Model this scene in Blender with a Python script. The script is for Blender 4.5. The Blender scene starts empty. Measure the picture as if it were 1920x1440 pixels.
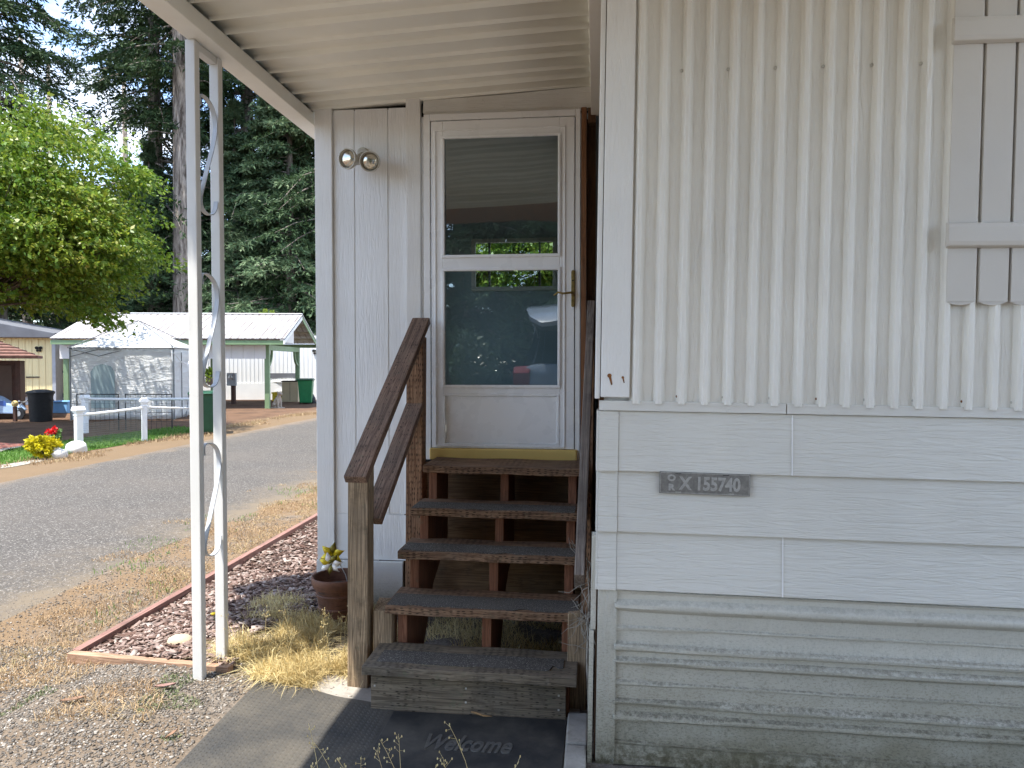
import bpy, bmesh, math, random
import numpy as np
from mathutils import Vector, Matrix
random.seed(7); RNG = np.random.default_rng(7)
sc = bpy.context.scene; COL = sc.collection
PI = math.pi; rad = math.radians
# ------------------------------------------------------------------ camera
FPX, CAMH, YAW, PITCH = 1400.0, 1.40, rad(6.4), rad(1.64)
_fw = Vector((-math.sin(YAW)*math.cos(PITCH), math.cos(YAW)*math.cos(PITCH), -math.sin(PITCH)))
_rt = Vector((math.cos(YAW), math.sin(YAW), 0)); _up = _rt.cross(_fw)
def ray(px, py): return _fw + _rt*((px-960)/FPX) - _up*((py-720)/FPX)
def at(px, py, Y):                       # point of the photo measured on the vertical plane at depth Y
    d = ray(px, py); t = Y/d.y; return Vector((t*d.x, Y, CAMH+t*d.z))
def gnd(px, py, z=0.0):                  # point of the photo measured on the ground
    d = ray(px, py); t = (z-CAMH)/d.z; return Vector((t*d.x, t*d.y, z))
def gx(px, Y): return at(px, 680, Y).x
def gz(x, y): return 0.08*math.exp(-((x+1.75)**2/0.30+(y-3.0)**2/2.0))
gzv = lambda x, y: 0.08*np.exp(-((x+1.75)**2/0.30+(y-3.0)**2/2.0))
cd = bpy.data.cameras.new('camera'); cam = bpy.data.objects.new('camera', cd); COL.objects.link(cam)
cd.sensor_width = 36; cd.lens = FPX/1920*36; cd.clip_start = 0.05; cd.clip_end = 2000
cam.matrix_world = Matrix(((_rt.x, _up.x, -_fw.x, 0), (_rt.y, _up.y, -_fw.y, 0), (_rt.z, _up.z, -_fw.z, CAMH), (0, 0, 0, 1)))
sc.camera = cam
# ------------------------------------------------------------------ object helpers
WO = {}
def tag(o, label=None, cat=None, group=None, kind=None):
    if label: o['label'] = label
    if cat: o['category'] = cat
    if group: o['group'] = group
    if kind: o['kind'] = kind
    return o
def thing(name, loc, label, cat, group=None, rz=0, ry=0):
    o = bpy.data.objects.new(name, None); COL.objects.link(o); o.empty_display_size = .1
    o.location = loc; o.rotation_euler = (0, ry, rz); WO[o] = Vector(loc); tag(o, label, cat, group); return o
def copy_tree(o, parent=None):
    c = o.copy(); COL.objects.link(c); c.parent = parent
    for ch in o.children: copy_tree(ch, c)
    return c
def smooth_mesh(me, on=True):
    me.polygons.foreach_set('use_smooth', [on]*len(me.polygons))
class MB:
    def __init__(s): s.v = []; s.f = []
    def add(s, vs, fs):
        n = len(s.v); s.v += [tuple(p) for p in vs]; s.f += [tuple(i+n for i in f) for f in fs]; return s
    def box(s, a, b, T=None):
        x0, y0, z0 = a; x1, y1, z1 = b
        vs = [(x0,y0,z0),(x1,y0,z0),(x1,y1,z0),(x0,y1,z0),(x0,y0,z1),(x1,y0,z1),(x1,y1,z1),(x0,y1,z1)]
        if T is not None: vs = [T @ Vector(p) for p in vs]
        return s.add(vs, [(0,3,2,1),(4,5,6,7),(0,1,5,4),(1,2,6,5),(2,3,7,6),(3,0,4,7)])
    def bar(s, p, q, w, h, upv=(0,0,1)):    # box from p to q, w sideways, h along upv
        p = Vector(p); q = Vector(q); d = (q-p); L = d.length; d.normalize(); u = Vector(upv); sd = d.cross(u).normalized(); u = sd.cross(d).normalized()
        T = Matrix(((d.x, sd.x, u.x, p.x), (d.y, sd.y, u.y, p.y), (d.z, sd.z, u.z, p.z), (0,0,0,1)))
        return s.box((0,-w/2,-h/2), (L,w/2,h/2), T)
    def prism(s, pts, axis, a, b):          # polygon in the two other axes, extruded along axis
        n = len(pts); vs = []
        for k in (a, b):
            for (u, w) in pts: vs.append({'x': (k,u,w), 'y': (u,k,w), 'z': (u,w,k)}[axis])
        fs = [tuple(range(n)), tuple(range(2*n-1, n-1, -1))] + [(i, i+n, (i+1)%n+n, (i+1)%n) for i in range(n)]
        return s.add(vs, fs)
    def tube(s, path, r, n=8, cap=True):
        path = [Vector(p) for p in path]; m = len(path); rs = r if hasattr(r, '__len__') else [r]*m; vs = []; ref = None
        for i, p in enumerate(path):
            d = (path[min(i+1, m-1)]-path[max(i-1, 0)]).normalized()
            if ref is None: ref = d.orthogonal().normalized()
            ref = (ref-d*ref.dot(d)); ref = ref.normalized() if ref.length > 1e-6 else d.orthogonal().normalized()
            w = d.cross(ref)
            for k in range(n):
                a = 2*PI*k/n; vs.append(p+(ref*math.cos(a)+w*math.sin(a))*rs[i])
        fs = [(i*n+k, i*n+(k+1)%n, (i+1)*n+(k+1)%n, (i+1)*n+k) for i in range(m-1) for k in range(n)]
        if cap: fs += [tuple(range(n-1, -1, -1)), tuple((m-1)*n+k for k in range(n))]
        return s.add(vs, fs)
    def lathe(s, prof, c=(0,0,0), n=24, sx=1, sy=1):
        vs = []; c = Vector(c)
        for (r, z) in prof:
            for k in range(n):
                a = 2*PI*k/n; vs.append((c.x+r*math.cos(a)*sx, c.y+r*math.sin(a)*sy, c.z+z))
        m = len(prof)
        fs = [(i*n+k, i*n+(k+1)%n, (i+1)*n+(k+1)%n, (i+1)*n+k) for i in range(m-1) for k in range(n)]
        fs += [tuple(range(n-1, -1, -1)), tuple((m-1)*n+k for k in range(n))]
        return s.add(vs, fs)
    def ribbon(s, path, side, w, t):        # flat strip: side = direction of its width
        path = [Vector(p) for p in path]; m = len(path); sd = Vector(side).normalized(); vs = []
        for i, p in enumerate(path):
            d = (path[min(i+1, m-1)]-path[max(i-1, 0)]).normalized(); nn = sd.cross(d).normalized()
            for a, b in ((-1,-1),(1,-1),(1,1),(-1,1)): vs.append(p+sd*(a*w/2)+nn*(b*t/2))
        fs = [(i*4+k, i*4+(k+1)%4, i*4+4+(k+1)%4, i*4+4+k) for i in range(m-1) for k in range(4)]
        fs += [(3,2,1,0), tuple((m-1)*4+k for k in range(4))]
        return s.add(vs, fs)
    def ball(s, c, r, n=12, m=8, jit=0, seed=0):
        rr = random.Random(seed); c = Vector(c); r = (r,r,r) if not hasattr(r, '__len__') else r; vs = [c+Vector((0,0,-r[2]))]
        for i in range(1, m):
            t = -PI/2+PI*i/m
            for k in range(n):
                a = 2*PI*k/n; j = 1+rr.uniform(-jit, jit)
                vs.append(c+Vector((r[0]*math.cos(t)*math.cos(a)*j, r[1]*math.cos(t)*math.sin(a)*j, r[2]*math.sin(t)*j)))
        vs.append(c+Vector((0,0,r[2]))); L = len(vs)-1
        fs = [(0, 1+(k+1)%n, 1+k) for k in range(n)]
        fs += [(1+i*n+k, 1+i*n+(k+1)%n, 1+(i+1)*n+(k+1)%n, 1+(i+1)*n+k) for i in range(m-2) for k in range(n)]
        fs += [(L, 1+(m-2)*n+k, 1+(m-2)*n+(k+1)%n) for k in range(n)]
        return s.add(vs, fs)
    def sheet(s, prof, axis, a, b, n=1):    # open profile [(u, w)] swept along axis a..b (a thin sheet, closed by solidify on build)
        vs = []; m = len(prof)
        for j in range(n+1):
            k = a+(b-a)*j/n
            for (u, w) in prof: vs.append({'x': (k,u,w), 'y': (u,k,w), 'z': (u,w,k)}[axis])
        return s.add(vs, [(j*m+i, j*m+i+1, (j+1)*m+i+1, (j+1)*m+i) for j in range(n) for i in range(m-1)])
    def build(s, name, mat, parent=None, bevel=0, smooth=False, solid=0, local=False, seg=2, sub=0, M=None):
        me = bpy.data.meshes.new(name); off = Vector((0,0,0))
        if parent is not None and not local: off = WO.get(parent, off)
        me.from_pydata([tuple(Vector(p)-off) for p in s.v], [], s.f)
        if solid or bevel or True:
            bm = bmesh.new(); bm.from_mesh(me)
            if solid:
                bmesh.ops.recalc_face_normals(bm, faces=bm.faces); bmesh.ops.solidify(bm, geom=bm.faces[:], thickness=solid)
            if bevel:
                es = [e for e in bm.edges if len(e.link_faces) == 2 and e.calc_face_angle(0) > .6]
                bmesh.ops.bevel(bm, geom=es, offset=bevel, segments=seg, affect='EDGES', profile=.6, clamp_overlap=True)
            bmesh.ops.recalc_face_normals(bm, faces=bm.faces); bm.to_mesh(me); bm.free()
        o = bpy.data.objects.new(name, me); COL.objects.link(o); me.materials.append(mat)
        if smooth: smooth_mesh(me)
        if smooth == 'auto': me.set_sharp_from_angle(angle=rad(35))
        if parent is not None:
            o.parent = parent; WO[o] = off
        if M is not None: o.matrix_local = M
        if sub:
            md = o.modifiers.new('sub', 'SUBSURF'); md.levels = sub; md.render_levels = sub
        return o
def np_mesh(name, verts, k, mat, parent=None, smooth=False):      # verts (N*k,3): N separate k-gons
    N = len(verts)//k; me = bpy.data.meshes.new(name)
    me.vertices.add(N*k); me.vertices.foreach_set('co', np.ascontiguousarray(verts, dtype=np.float32).ravel())
    me.loops.add(N*k); me.loops.foreach_set('vertex_index', np.arange(N*k, dtype=np.int32))
    me.polygons.add(N); me.polygons.foreach_set('loop_start', np.arange(0, N*k, k, dtype=np.int32))
    me.update(calc_edges=True); me.materials.append(mat)
    o = bpy.data.objects.new(name, me); COL.objects.link(o)
    if parent is not None: o.parent = parent
    return o
def np_mesh2(name, verts, faces, mat, smooth=False):              # any faces array (F,k)
    me = bpy.data.meshes.new(name); F, k = faces.shape
    me.vertices.add(len(verts)); me.vertices.foreach_set('co', np.ascontiguousarray(verts, dtype=np.float32).ravel())
    me.loops.add(F*k); me.loops.foreach_set('vertex_index', faces.astype(np.int32).ravel())
    me.polygons.add(F); me.polygons.foreach_set('loop_start', np.arange(0, F*k, k, dtype=np.int32))
    me.update(calc_edges=True); me.materials.append(mat)
    if smooth: smooth_mesh(me)
    o = bpy.data.objects.new(name, me); COL.objects.link(o); return o
def text_mb(txt, size, depth, shear=0, bold=0, sx=1.0, bevel=0.0, spacing=1.0):
    cu = bpy.data.curves.new('t', 'FONT'); cu.body = txt; cu.size = size; cu.extrude = depth; cu.shear = shear; cu.offset = bold
    cu.bevel_depth = bevel; cu.resolution_u = 3; cu.align_x = 'CENTER'; cu.align_y = 'CENTER'; cu.space_character = spacing
    o = bpy.data.objects.new('t', cu); COL.objects.link(o); bpy.context.view_layer.update()
    me = bpy.data.meshes.new_from_object(o.evaluated_get(bpy.context.evaluated_depsgraph_get()))
    mb = MB(); mb.add([(v.co.x*sx, v.co.y, v.co.z) for v in me.vertices], [tuple(p.vertices) for p in me.polygons])
    bpy.data.objects.remove(o); bpy.data.curves.remove(cu); bpy.data.meshes.remove(me); return mb
# ------------------------------------------------------------------ material helpers
class NG:
    def __init__(s, name):
        s.m = bpy.data.materials.new(name); s.m.use_nodes = True; s.t = s.m.node_tree; s.t.nodes.clear()
        s.out = s.t.nodes.new('ShaderNodeOutputMaterial')
    def n(s, typ, props=None, **inp):
        nd = s.t.nodes.new('ShaderNode'+typ)
        for k, v in (props or {}).items(): setattr(nd, k, v)
        for k, v in inp.items(): s.set(nd, k.replace('_', ' '), v)
        return nd
    def set(s, nd, k, v):
        so = nd.inputs[int(k[1:])] if k[0] == 'i' and k[1:].isdigit() else nd.inputs[k]
        if isinstance(v, bpy.types.NodeSocket): s.t.links.new(v, so)
        else: so.default_value = v
    def coord(s, scale=(1,1,1), loc=(0,0,0), rot=(0,0,0), kind='Object'):
        tc = s.n('TexCoord'); mp = s.n('Mapping', Vector=tc.outputs[kind], Scale=scale, Location=loc, Rotation=rot); return mp.outputs[0]
    def noise(s, vec, scale, detail=4, rough=.55, dist=0):
        return s.n('TexNoise', Vector=vec, Scale=scale, Detail=detail, Roughness=rough, Distortion=dist).outputs[0]
    def voro(s, vec, scale, feature='F1', out='Distance', rnd=1.0):
        return s.n('TexVoronoi', {'feature': feature}, Vector=vec, Scale=scale, Randomness=rnd).outputs[out]
    def ramp(s, fac, stops, interp='LINEAR'):
        nd = s.n('ValToRGB', Fac=fac); cr = nd.color_ramp; cr.interpolation = interp
        while len(cr.elements) > 1: cr.elements.remove(cr.elements[-1])
        for i, (p, c) in enumerate(stops):
            e = cr.elements[0] if i == 0 else cr.elements.new(p); e.position = p
            c = (c,c,c) if not hasattr(c, '__len__') else c; e.color = (*c[:3], 1)
        return nd.outputs[0]
    def mix(s, fac, a, b, blend='MIX'):
        nd = s.n('Mix', {'data_type': 'RGBA', 'blend_type': blend}); s.set(nd, 'i0', fac)
        for i, v in ((6, a), (7, b)):
            if isinstance(v, bpy.types.NodeSocket): s.t.links.new(v, nd.inputs[i])
            else: nd.inputs[i].default_value = (*v[:3], 1)
        return nd.outputs[2]
    def math(s, op, a, b=0.0, clamp=False):
        return s.n('Math', {'operation': op, 'use_clamp': clamp}, i0=a, i1=b).outputs[0]
    def mr(s, v, a, b, c=0.0, d=1.0): return s.n('MapRange', Value=v, From_Min=a, From_Max=b, To_Min=c, To_Max=d).outputs[0]
    def sep(s, vec): return s.n('SeparateXYZ', Vector=vec).outputs
    def bump(s, h, strength=.3, dist=.01, normal=None):
        nd = s.n('Bump', Strength=strength, Distance=dist, Height=h)
        if normal is not None: s.set(nd, 'Normal', normal)
        return nd.outputs[0]
    def done(s, color, rough=.6, metal=0.0, normal=None, spec=.5, transl=0, **kw):
        p = s.n('BsdfPrincipled', Roughness=rough, Metallic=metal)
        s.set(p, 'Specular IOR Level', spec)
        s.set(p, 'Base Color', color if isinstance(color, bpy.types.NodeSocket) else (*color[:3], 1))
        if normal is not None: s.set(p, 'Normal', normal)
        for k, v in kw.items(): s.set(p, k.replace('_', ' '), v)
        sh = p.outputs[0]
        if transl:
            tr = s.n('BsdfTranslucent'); s.set(tr, 'Color', color if isinstance(color, bpy.types.NodeSocket) else (*color[:3], 1))
            mx = s.n('MixShader', i0=transl); s.t.links.new(sh, mx.inputs[1]); s.t.links.new(tr.outputs[0], mx.inputs[2]); sh = mx.outputs[0]
        s.t.links.new(sh, s.out.inputs[0]); return s.m
def hexl(r, g, b):
    f = lambda c: (c/255/12.92) if c <= 10 else ((c/255+.055)/1.055)**2.4
    return (f(r), f(g), f(b))
def sc3(c, k): return tuple(x*k for x in c)
def plain(name, col, rough=.5, metal=0.0, var=.12, vscale=6, bump=0, bscale=60, spec=.5, dirt=0):
    g = NG(name); co = g.coord(); c = g.mix(g.ramp(g.noise(co, vscale, 5), [(.3, 0), (.7, 1)]), sc3(col, 1-var), sc3(col, 1+var*.6))
    if dirt: c = g.mix(g.math('MULTIPLY', g.ramp(g.noise(co, vscale*2.3, 8, .7), [(.52, 0), (.75, 1)]), dirt), c, (.09,.075,.055))
    nr = g.bump(g.noise(co, bscale, 6, .6), bump, .004) if bump else None
    return g.done(c, g.mr(g.noise(co, vscale*3, 3), .3, .7, max(rough-.08, .02), min(rough+.1, 1)), metal, nr, spec)
def paint(name, col, grain=(6,6,60), strength=.35, rough=.42, dirt=.25, dist=.0025, low=0, stain=(.16,.13,.09)):
    # painted board or sheet with an embossed wood grain and weather stains; low = height under which splashed dirt gathers
    g = NG(name); co = g.coord(); gv = g.coord(grain)
    big = g.noise(co, 1.7, 4); c = g.mix(g.ramp(big, [(.3, 0), (.7, 1)]), sc3(col, .93), sc3(col, 1.05))
    sp = g.ramp(g.noise(g.coord(), 38, 8, .75), [(.60, 0), (.72, 1)])
    pat = g.ramp(g.noise(co, 3.1, 5, .6), [(.45, 0), (.7, 1)])
    c = g.mix(g.math('MULTIPLY', g.math('MULTIPLY', sp, pat), dirt*1.6, True), c, stain)
    c = g.mix(g.math('MULTIPLY', pat, dirt*.35), c, sc3(stain, 2.2))
    if low:                                  # splashed grime: a fine olive film that thickens downwards, and dirt lying on ledges
        z = g.sep(g.n('TexCoord').outputs['Object'])[2]; nz_ = g.sep(g.n('NewGeometry').outputs['Normal'])[2]
        film = g.math('MULTIPLY', g.mr(z, low, -.02, 0, 1), g.ramp(g.noise(g.coord((1,1,1.6)), 3.2, 8, .7), [(.25, .35), (.7, 1)]))
        c = g.mix(g.math('MULTIPLY', film, 1.15, True), c, (.22,.20,.135))
        spk = g.math('MULTIPLY', g.mr(z, low*1.05, .0, .12, 1), g.ramp(g.noise(g.coord((1,1,2)), 95, 6, .8), [(.50, 0), (.62, 1)])); c = g.mix(g.math('MULTIPLY', spk, .75), c, (.085,.075,.045))
        led = g.math('MULTIPLY', g.mr(nz_, .12, .6, 0, 1), g.ramp(g.noise(g.coord((1,1,.3)), 55, 7, .8), [(.42, 0), (.6, 1)])); c = g.mix(g.math('MULTIPLY', led, g.mr(z, low*1.1, .1, .15, .85)), c, (.075,.066,.042))
        crust = g.math('MULTIPLY', g.mr(z, .12, .02, 0, 1), g.ramp(g.noise(co, 34, 8, .75), [(.40, 0), (.58, 1)])); c = g.mix(crust, c, (.075,.065,.036))
    gr = g.ramp(g.noise(gv, 1, 3, .6, .6), [(.38, 0), (.5, 1), (.62, .25)])
    nb = g.bump(gr, strength, dist); nb = g.bump(g.noise(co, 220, 3), .08, .001, nb)
    nb = g.bump(g.noise(co, 1.6, 2), .12, .02, nb)
    return g.done(c, g.mr(g.noise(co, 12, 4), .3, .7, rough-.08, rough+.15), 0, nb)
def wood(name, dark, light, axis, incise=True, rough=.75, grey=.0, strength=.5):
    g = NG(name); k = {'x': (4,120,120), 'y': (120,4,120), 'z': (120,120,4)}[axis]; rings = {'x': (.5,14,14), 'y': (14,.5,14), 'z': (14,14,.5)}[axis]
    co = g.coord(); a = g.noise(g.coord(k), 1, 6, .65, .4); b = g.noise(g.coord(rings), 2.2, 3, .5, 1.2)
    wv = g.math('FRACT', g.math('MULTIPLY', b, 9.0)); wv = g.math('ABSOLUTE', g.math('SUBTRACT', wv, .5)); wv = g.mr(wv, 0, .5)
    f = g.math('ADD', g.math('MULTIPLY', a, .65), g.math('MULTIPLY', wv, .35))
    c = g.mix(g.ramp(f, [(.3, 0), (.68, 1)]), dark, light)
    c = g.mix(g.math('MULTIPLY', g.ramp(g.noise(co, 4, 6, .65), [(.4, 0), (.65, 1)]), .30+grey), c, (.085,.078,.066))
    c = g.mix(g.math('MULTIPLY', g.ramp(g.noise(co, 9, 7, .7), [(.55, 0), (.72, 1)]), .55), c, sc3(dark, .35))
    c = g.mix(g.math('MULTIPLY', g.ramp(g.noise(co, 26, 4, .6), [(.62, 0), (.7, 1)]), .35), c, (.11,.12,.07))
    h = g.math('MULTIPLY', f, .8)
    if incise:
        iv = {'x': (34,105,105), 'y': (105,34,105), 'z': (105,105,34)}[axis]
        d = g.ramp(g.voro(g.coord(iv), 1.0, 'F1', 'Distance', .35), [(.20, 1), (.34, 0)])
        d = g.math('MULTIPLY', d, g.ramp(g.noise(co, 5, 2), [(.30, 0), (.48, 1)]))
        c = g.mix(g.math('MULTIPLY', d, .85), c, sc3(dark, .22)); h = g.math('SUBTRACT', h, g.math('MULTIPLY', d, .5))
    return g.done(c, rough, 0, g.bump(h, strength, .004), .3)
def leafmat(name, cols, transl=.35, rough=.5, nscale=.6, spec=.35):
    g = NG(name); gi = g.n('NewGeometry').outputs['Random Per Island']
    n = g.noise(g.coord(), nscale, 3); f = g.math('ADD', g.math('MULTIPLY', gi, .55), g.math('MULTIPLY', g.mr(n, .3, .7), .45))
    c = g.ramp(f, [(i/(len(cols)-1), cc) for i, cc in enumerate(cols)])
    return g.done(c, rough, 0, None, spec, transl)
SKY_STRENGTH, SUN_STRENGTH, EXPOSURE = 0.135, 2.75, 2.05
# ------------------------------------------------------------------ light and sky
SUN = Vector((-0.25, -0.27, 1.0)).normalized()
EL = math.asin(SUN.z); AZ = math.atan2(SUN.x, SUN.y)
w = bpy.data.worlds.new('World'); sc.world = w; w.use_nodes = True; wt = w.node_tree; wt.nodes.clear()
wo = wt.nodes.new('ShaderNodeOutputWorld'); bg = wt.nodes.new('ShaderNodeBackground'); sky = wt.nodes.new('ShaderNodeTexSky')
sky.sky_type = 'NISHITA'; sky.sun_disc = False; sky.sun_elevation = EL; sky.sun_rotation = AZ; sky.air_density = .8; sky.dust_density = .25; sky.ozone_density = 1.2
bg.inputs[1].default_value = SKY_STRENGTH
tc = wt.nodes.new('ShaderNodeTexCoord'); mp = wt.nodes.new('ShaderNodeMapping'); mp.inputs['Scale'].default_value = (1, 1, 2.6)
nz = wt.nodes.new('ShaderNodeTexNoise'); nz.inputs['Scale'].default_value = 3.4; nz.inputs['Detail'].default_value = 9; nz.inputs['Roughness'].default_value = .62
cr = wt.nodes.new('ShaderNodeValToRGB'); cr.color_ramp.elements[0].position = .45; cr.color_ramp.elements[1].position = .63
mxw = wt.nodes.new('ShaderNodeMix'); mxw.data_type = 'RGBA'; mxw.inputs[7].default_value = (3.9, 4.05, 4.3, 1)
wl = wt.links.new
wl(tc.outputs['Generated'], mp.inputs[0]); wl(mp.outputs[0], nz.inputs['Vector']); wl(nz.outputs[0], cr.inputs[0])
wl(cr.outputs[0], mxw.inputs[0]); wl(sky.outputs[0], mxw.inputs[6]); wl(mxw.outputs[2], bg.inputs[0]); wl(bg.outputs[0], wo.inputs[0])
ld = bpy.data.lights.new('sun', 'SUN'); ld.energy = SUN_STRENGTH; ld.angle = rad(.53); ld.color = (1.0, .955, .88)
lo = bpy.data.objects.new('sun', ld); COL.objects.link(lo); lo.rotation_euler = SUN.to_track_quat('Z', 'Y').to_euler()
vs = sc.view_settings; vs.view_transform = 'Standard'; vs.look = 'None'; vs.exposure = EXPOSURE; vs.gamma = 1
sc.cycles.max_bounces = 10; sc.cycles.diffuse_bounces = 5; sc.cycles.transparent_max_bounces = 16; sc.cycles.sample_clamp_indirect = 8
# ------------------------------------------------------------------ materials of the two buildings and the porch
WHITE = (.80, .775, .71)
m_sid = paint('embossed_siding', WHITE, (34,34,3.6), .75, .40, .10)
m_lap = paint('embossed_lap', (.665,.648,.59), (4.2,4.2,48), .55, .40, .16)
m_trimv = paint('painted_trim', (.79,.78,.75), (60,60,5), .35, .42, .15)
m_trimh = paint('painted_trim_horizontal', (.69,.675,.625), (5,5,60), .35, .42, .35)
m_skirt = paint('dirty_skirting', (.56,.54,.47), (60,60,14), .25, .33, .22, low=.60)
m_strim = paint('dirty_skirting_trim', (.54,.52,.45), (50,50,6), .6, .5, .35, low=.62)
m_t111 = paint('grooved_panel', (.81,.808,.795), (55,55,4.5), .42, .42, .10)
m_vinyl = plain('white_vinyl', (.85,.85,.84), .28, 0, .03, 3)
m_pan = paint('ceiling_pan', (.92,.905,.815), (1,1,1), .05, .36, .12)
m_beam = paint('aluminium_beam', (.86,.845,.775), (1,1,1), .05, .40, .22)
m_shut = plain('shutter_paint', (.60,.565,.51), .42, 0, .05, 3, .12, 90)
m_screw = plain('screw_head', (.55,.53,.48), .35, .5, .2, 90)
m_rust = plain('rust', (.22,.085,.02), .8, .1, .5, 60)
m_caulk = plain('caulk', (.86,.85,.83), .5)
m_black = plain('dark_gap', (.012,.011,.010), .9)
m_brass = plain('brass', (.86,.63,.22), .45, .65, .06, 4)
m_brassold = plain('old_brass', (.30,.22,.08), .42, .9, .45, 60)
m_woodx = wood('treated_wood_x', (.085,.040,.020), (.285,.17,.098), 'x')
m_woody = wood('treated_wood_y', (.085,.047,.026), (.26,.165,.098), 'y')
m_woodz = wood('treated_wood_z', (.125,.056,.027), (.345,.195,.105), 'z')
m_woodgrey = wood('weathered_wood_x', (.088,.064,.041), (.245,.192,.132), 'x', True, .85, .25)
m_woodgz = wood('weathered_wood_z', (.165,.108,.058), (.50,.355,.215), 'z', False, .8, .12, .8)
m_rail = wood('rail_wood', (.095,.052,.033), (.28,.175,.12), 'x', True, .75, .1)
m_railgrey = wood('grey_rail_wood', (.13,.10,.085), (.30,.25,.21), 'x', False, .8, .2)
m_stud = wood('stud_wood', (.15,.06,.022), (.27,.12,.05), 'z', False, .6, -.15)
m_brown = wood('brown_board', (.05,.022,.008), (.13,.06,.022), 'z', False, .6, -.2)
m_ply = wood('plywood', (.15,.078,.034), (.30,.175,.088), 'x', False, .7, 0)
m_char = wood('stained_stringer', (.135,.048,.022), (.27,.112,.058), 'z', False, .7, -.1)
g = NG('grip_tape'); co = g.coord()
m_grip = g.done(g.mix(g.ramp(g.noise(co, 210, 3, .8), [(.55, 0), (.66, 1)]), g.mix(g.noise(co, 9, 5), (.040,.036,.032), (.10,.088,.076)), (.36,.34,.30)), .85, 0, g.bump(g.noise(co, 350, 2), .6, .002), .3)
# glass pane: what lies behind shows through, the yard behind the camera mirrors in it
def glass(name, tint, warp=0, warpscale=3, boost=1.0):
    g = NG(name); fr = g.n('LayerWeight', Blend=.28).outputs['Fresnel']; fr = g.math('ADD', fr, boost, True)
    gl = g.n('BsdfGlossy', Roughness=.01); tr = g.n('BsdfTransparent', Color=(*tint, 1))
    if warp: g.set(gl, 'Normal', g.bump(g.noise(g.coord((1,1,.8)), warpscale, 1), warp, .05))
    mx = g.n('MixShader', i0=fr); g.t.links.new(tr.outputs[0], mx.inputs[1]); g.t.links.new(gl.outputs[0], mx.inputs[2]); g.t.links.new(mx.outputs[0], g.out.inputs[0]); return g.m
m_glass = glass('door_glass', (.80,.86,.86), .05, 2.2, .085)
m_pane = glass('window_glass', (.97,.98,.97), 0, 3, 0.0)
# ------------------------------------------------------------------ the mobile home on the right
HY = 2.6
home = thing('mobile_home', (0, HY, 0), 'off-white mobile home with ribbed siding, lap boards and a stained corrugated skirt', 'mobile home', ry=.013)
XR = 5.2
P = .0765; prof = [(.098, HY)]; x = .257-2*P
while x < XR:
    for u, o_ in ((0,0),(.0085,.0235),(.0105,.025),(.0215,.025),(.0235,.0235),(.034,.003),(.038,0)): prof.append((x+u, HY-o_))
    x += P
prof = [q for q in prof if q[0] >= .098] + [(XR, HY)]
mb = MB()
vs_ = [(x, y, 1.262) for x, y in prof]+[(x, y, 3.02) for x, y in prof]; n_ = len(prof)
mb.add(vs_, [(i, i+1, n_+i+1, n_+i) for i in range(n_-1)])
sid = mb.build('ribbed_siding', m_sid, home)
sid.modifiers.new('thick', 'SOLIDIFY').thickness = .0015
mb = MB().box((0, HY-.020, 1.282), (.098, HY+.004, 3.02)).box((-.020, HY-.012, 1.276), (-.0025, HY+.10, 3.02))
ct = mb.build('corner_trim', m_trimv, home, bevel=.003)
for (px, py, s) in ((1133,704,.0075), (1158,707,.0045)):
    q = at(px, py, HY-.021); r = MB().lathe([(.0001,0),(s,.0006),(s*.6,.0018),(.0002,.002)], (0,0,0), 10)
    r.v = [(q.x+a, q.y-c, q.z+b-.013*0) for a, b, c in r.v]; r.add([(q.x-s*.6, q.y+.0004, q.z), (q.x+s*.7, q.y+.0004, q.z), (q.x+s*1.5, q.y+.0004, q.z-s*4), (q.x+s*.8, q.y+.0004, q.z-s*4.4)], [(0,1,2,3)])
    r.build('rust_streak', m_rust, ct)
mb = MB().box((-.004, HY-.016, 1.236), (.618, HY+.004, 1.270)).box((.621, HY-.016, 1.236), (XR, HY+.004, 1.270))
mb.build('belt_trim', m_trimh, home, bevel=.002)
zs = (1.234, 1.030, .820, .618); joints = (.641, None, .619)
for i in range(3):
    zt, zb = zs[i], zs[i+1]; top, bot = HY-.004, HY-.021
    pr_ = [(top, zt+.012 if i else zt), (bot, zb), (bot+.010, zb-.001), (top+.012, zt+.012 if i else zt)]
    lap = MB().prism(pr_, 'x', .064, XR).build('lap_board', m_lap, home, bevel=.0015)
    capm = [(top-.004, zt), (bot-.0045, zb-.002), (bot+.012, zb-.003), (top+.014, zt)]
    MB().prism(capm, 'x', -.004+.002*i, .0635).prism([(y+.0, z) for y, z in ((top-.002, zt),(bot-.003, zb-.002),(HY+.09, zb-.002),(HY+.09, zt))], 'x', -.012+.002*i, -.0041+.002*i).build('corner_cap', m_lap, home, bevel=.002)
    if joints[i]:
        xj = joints[i]
        MB().add([(xj-.0022, top-.0028, zt-.002), (xj+.0022, top-.0028, zt-.002), (xj+.0022, bot-.0028, zb+.001), (xj-.0022, bot-.0028, zb+.001)], [(0,1,2,3)]).build('caulk_line', m_caulk, lap, solid=.0015)
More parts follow.
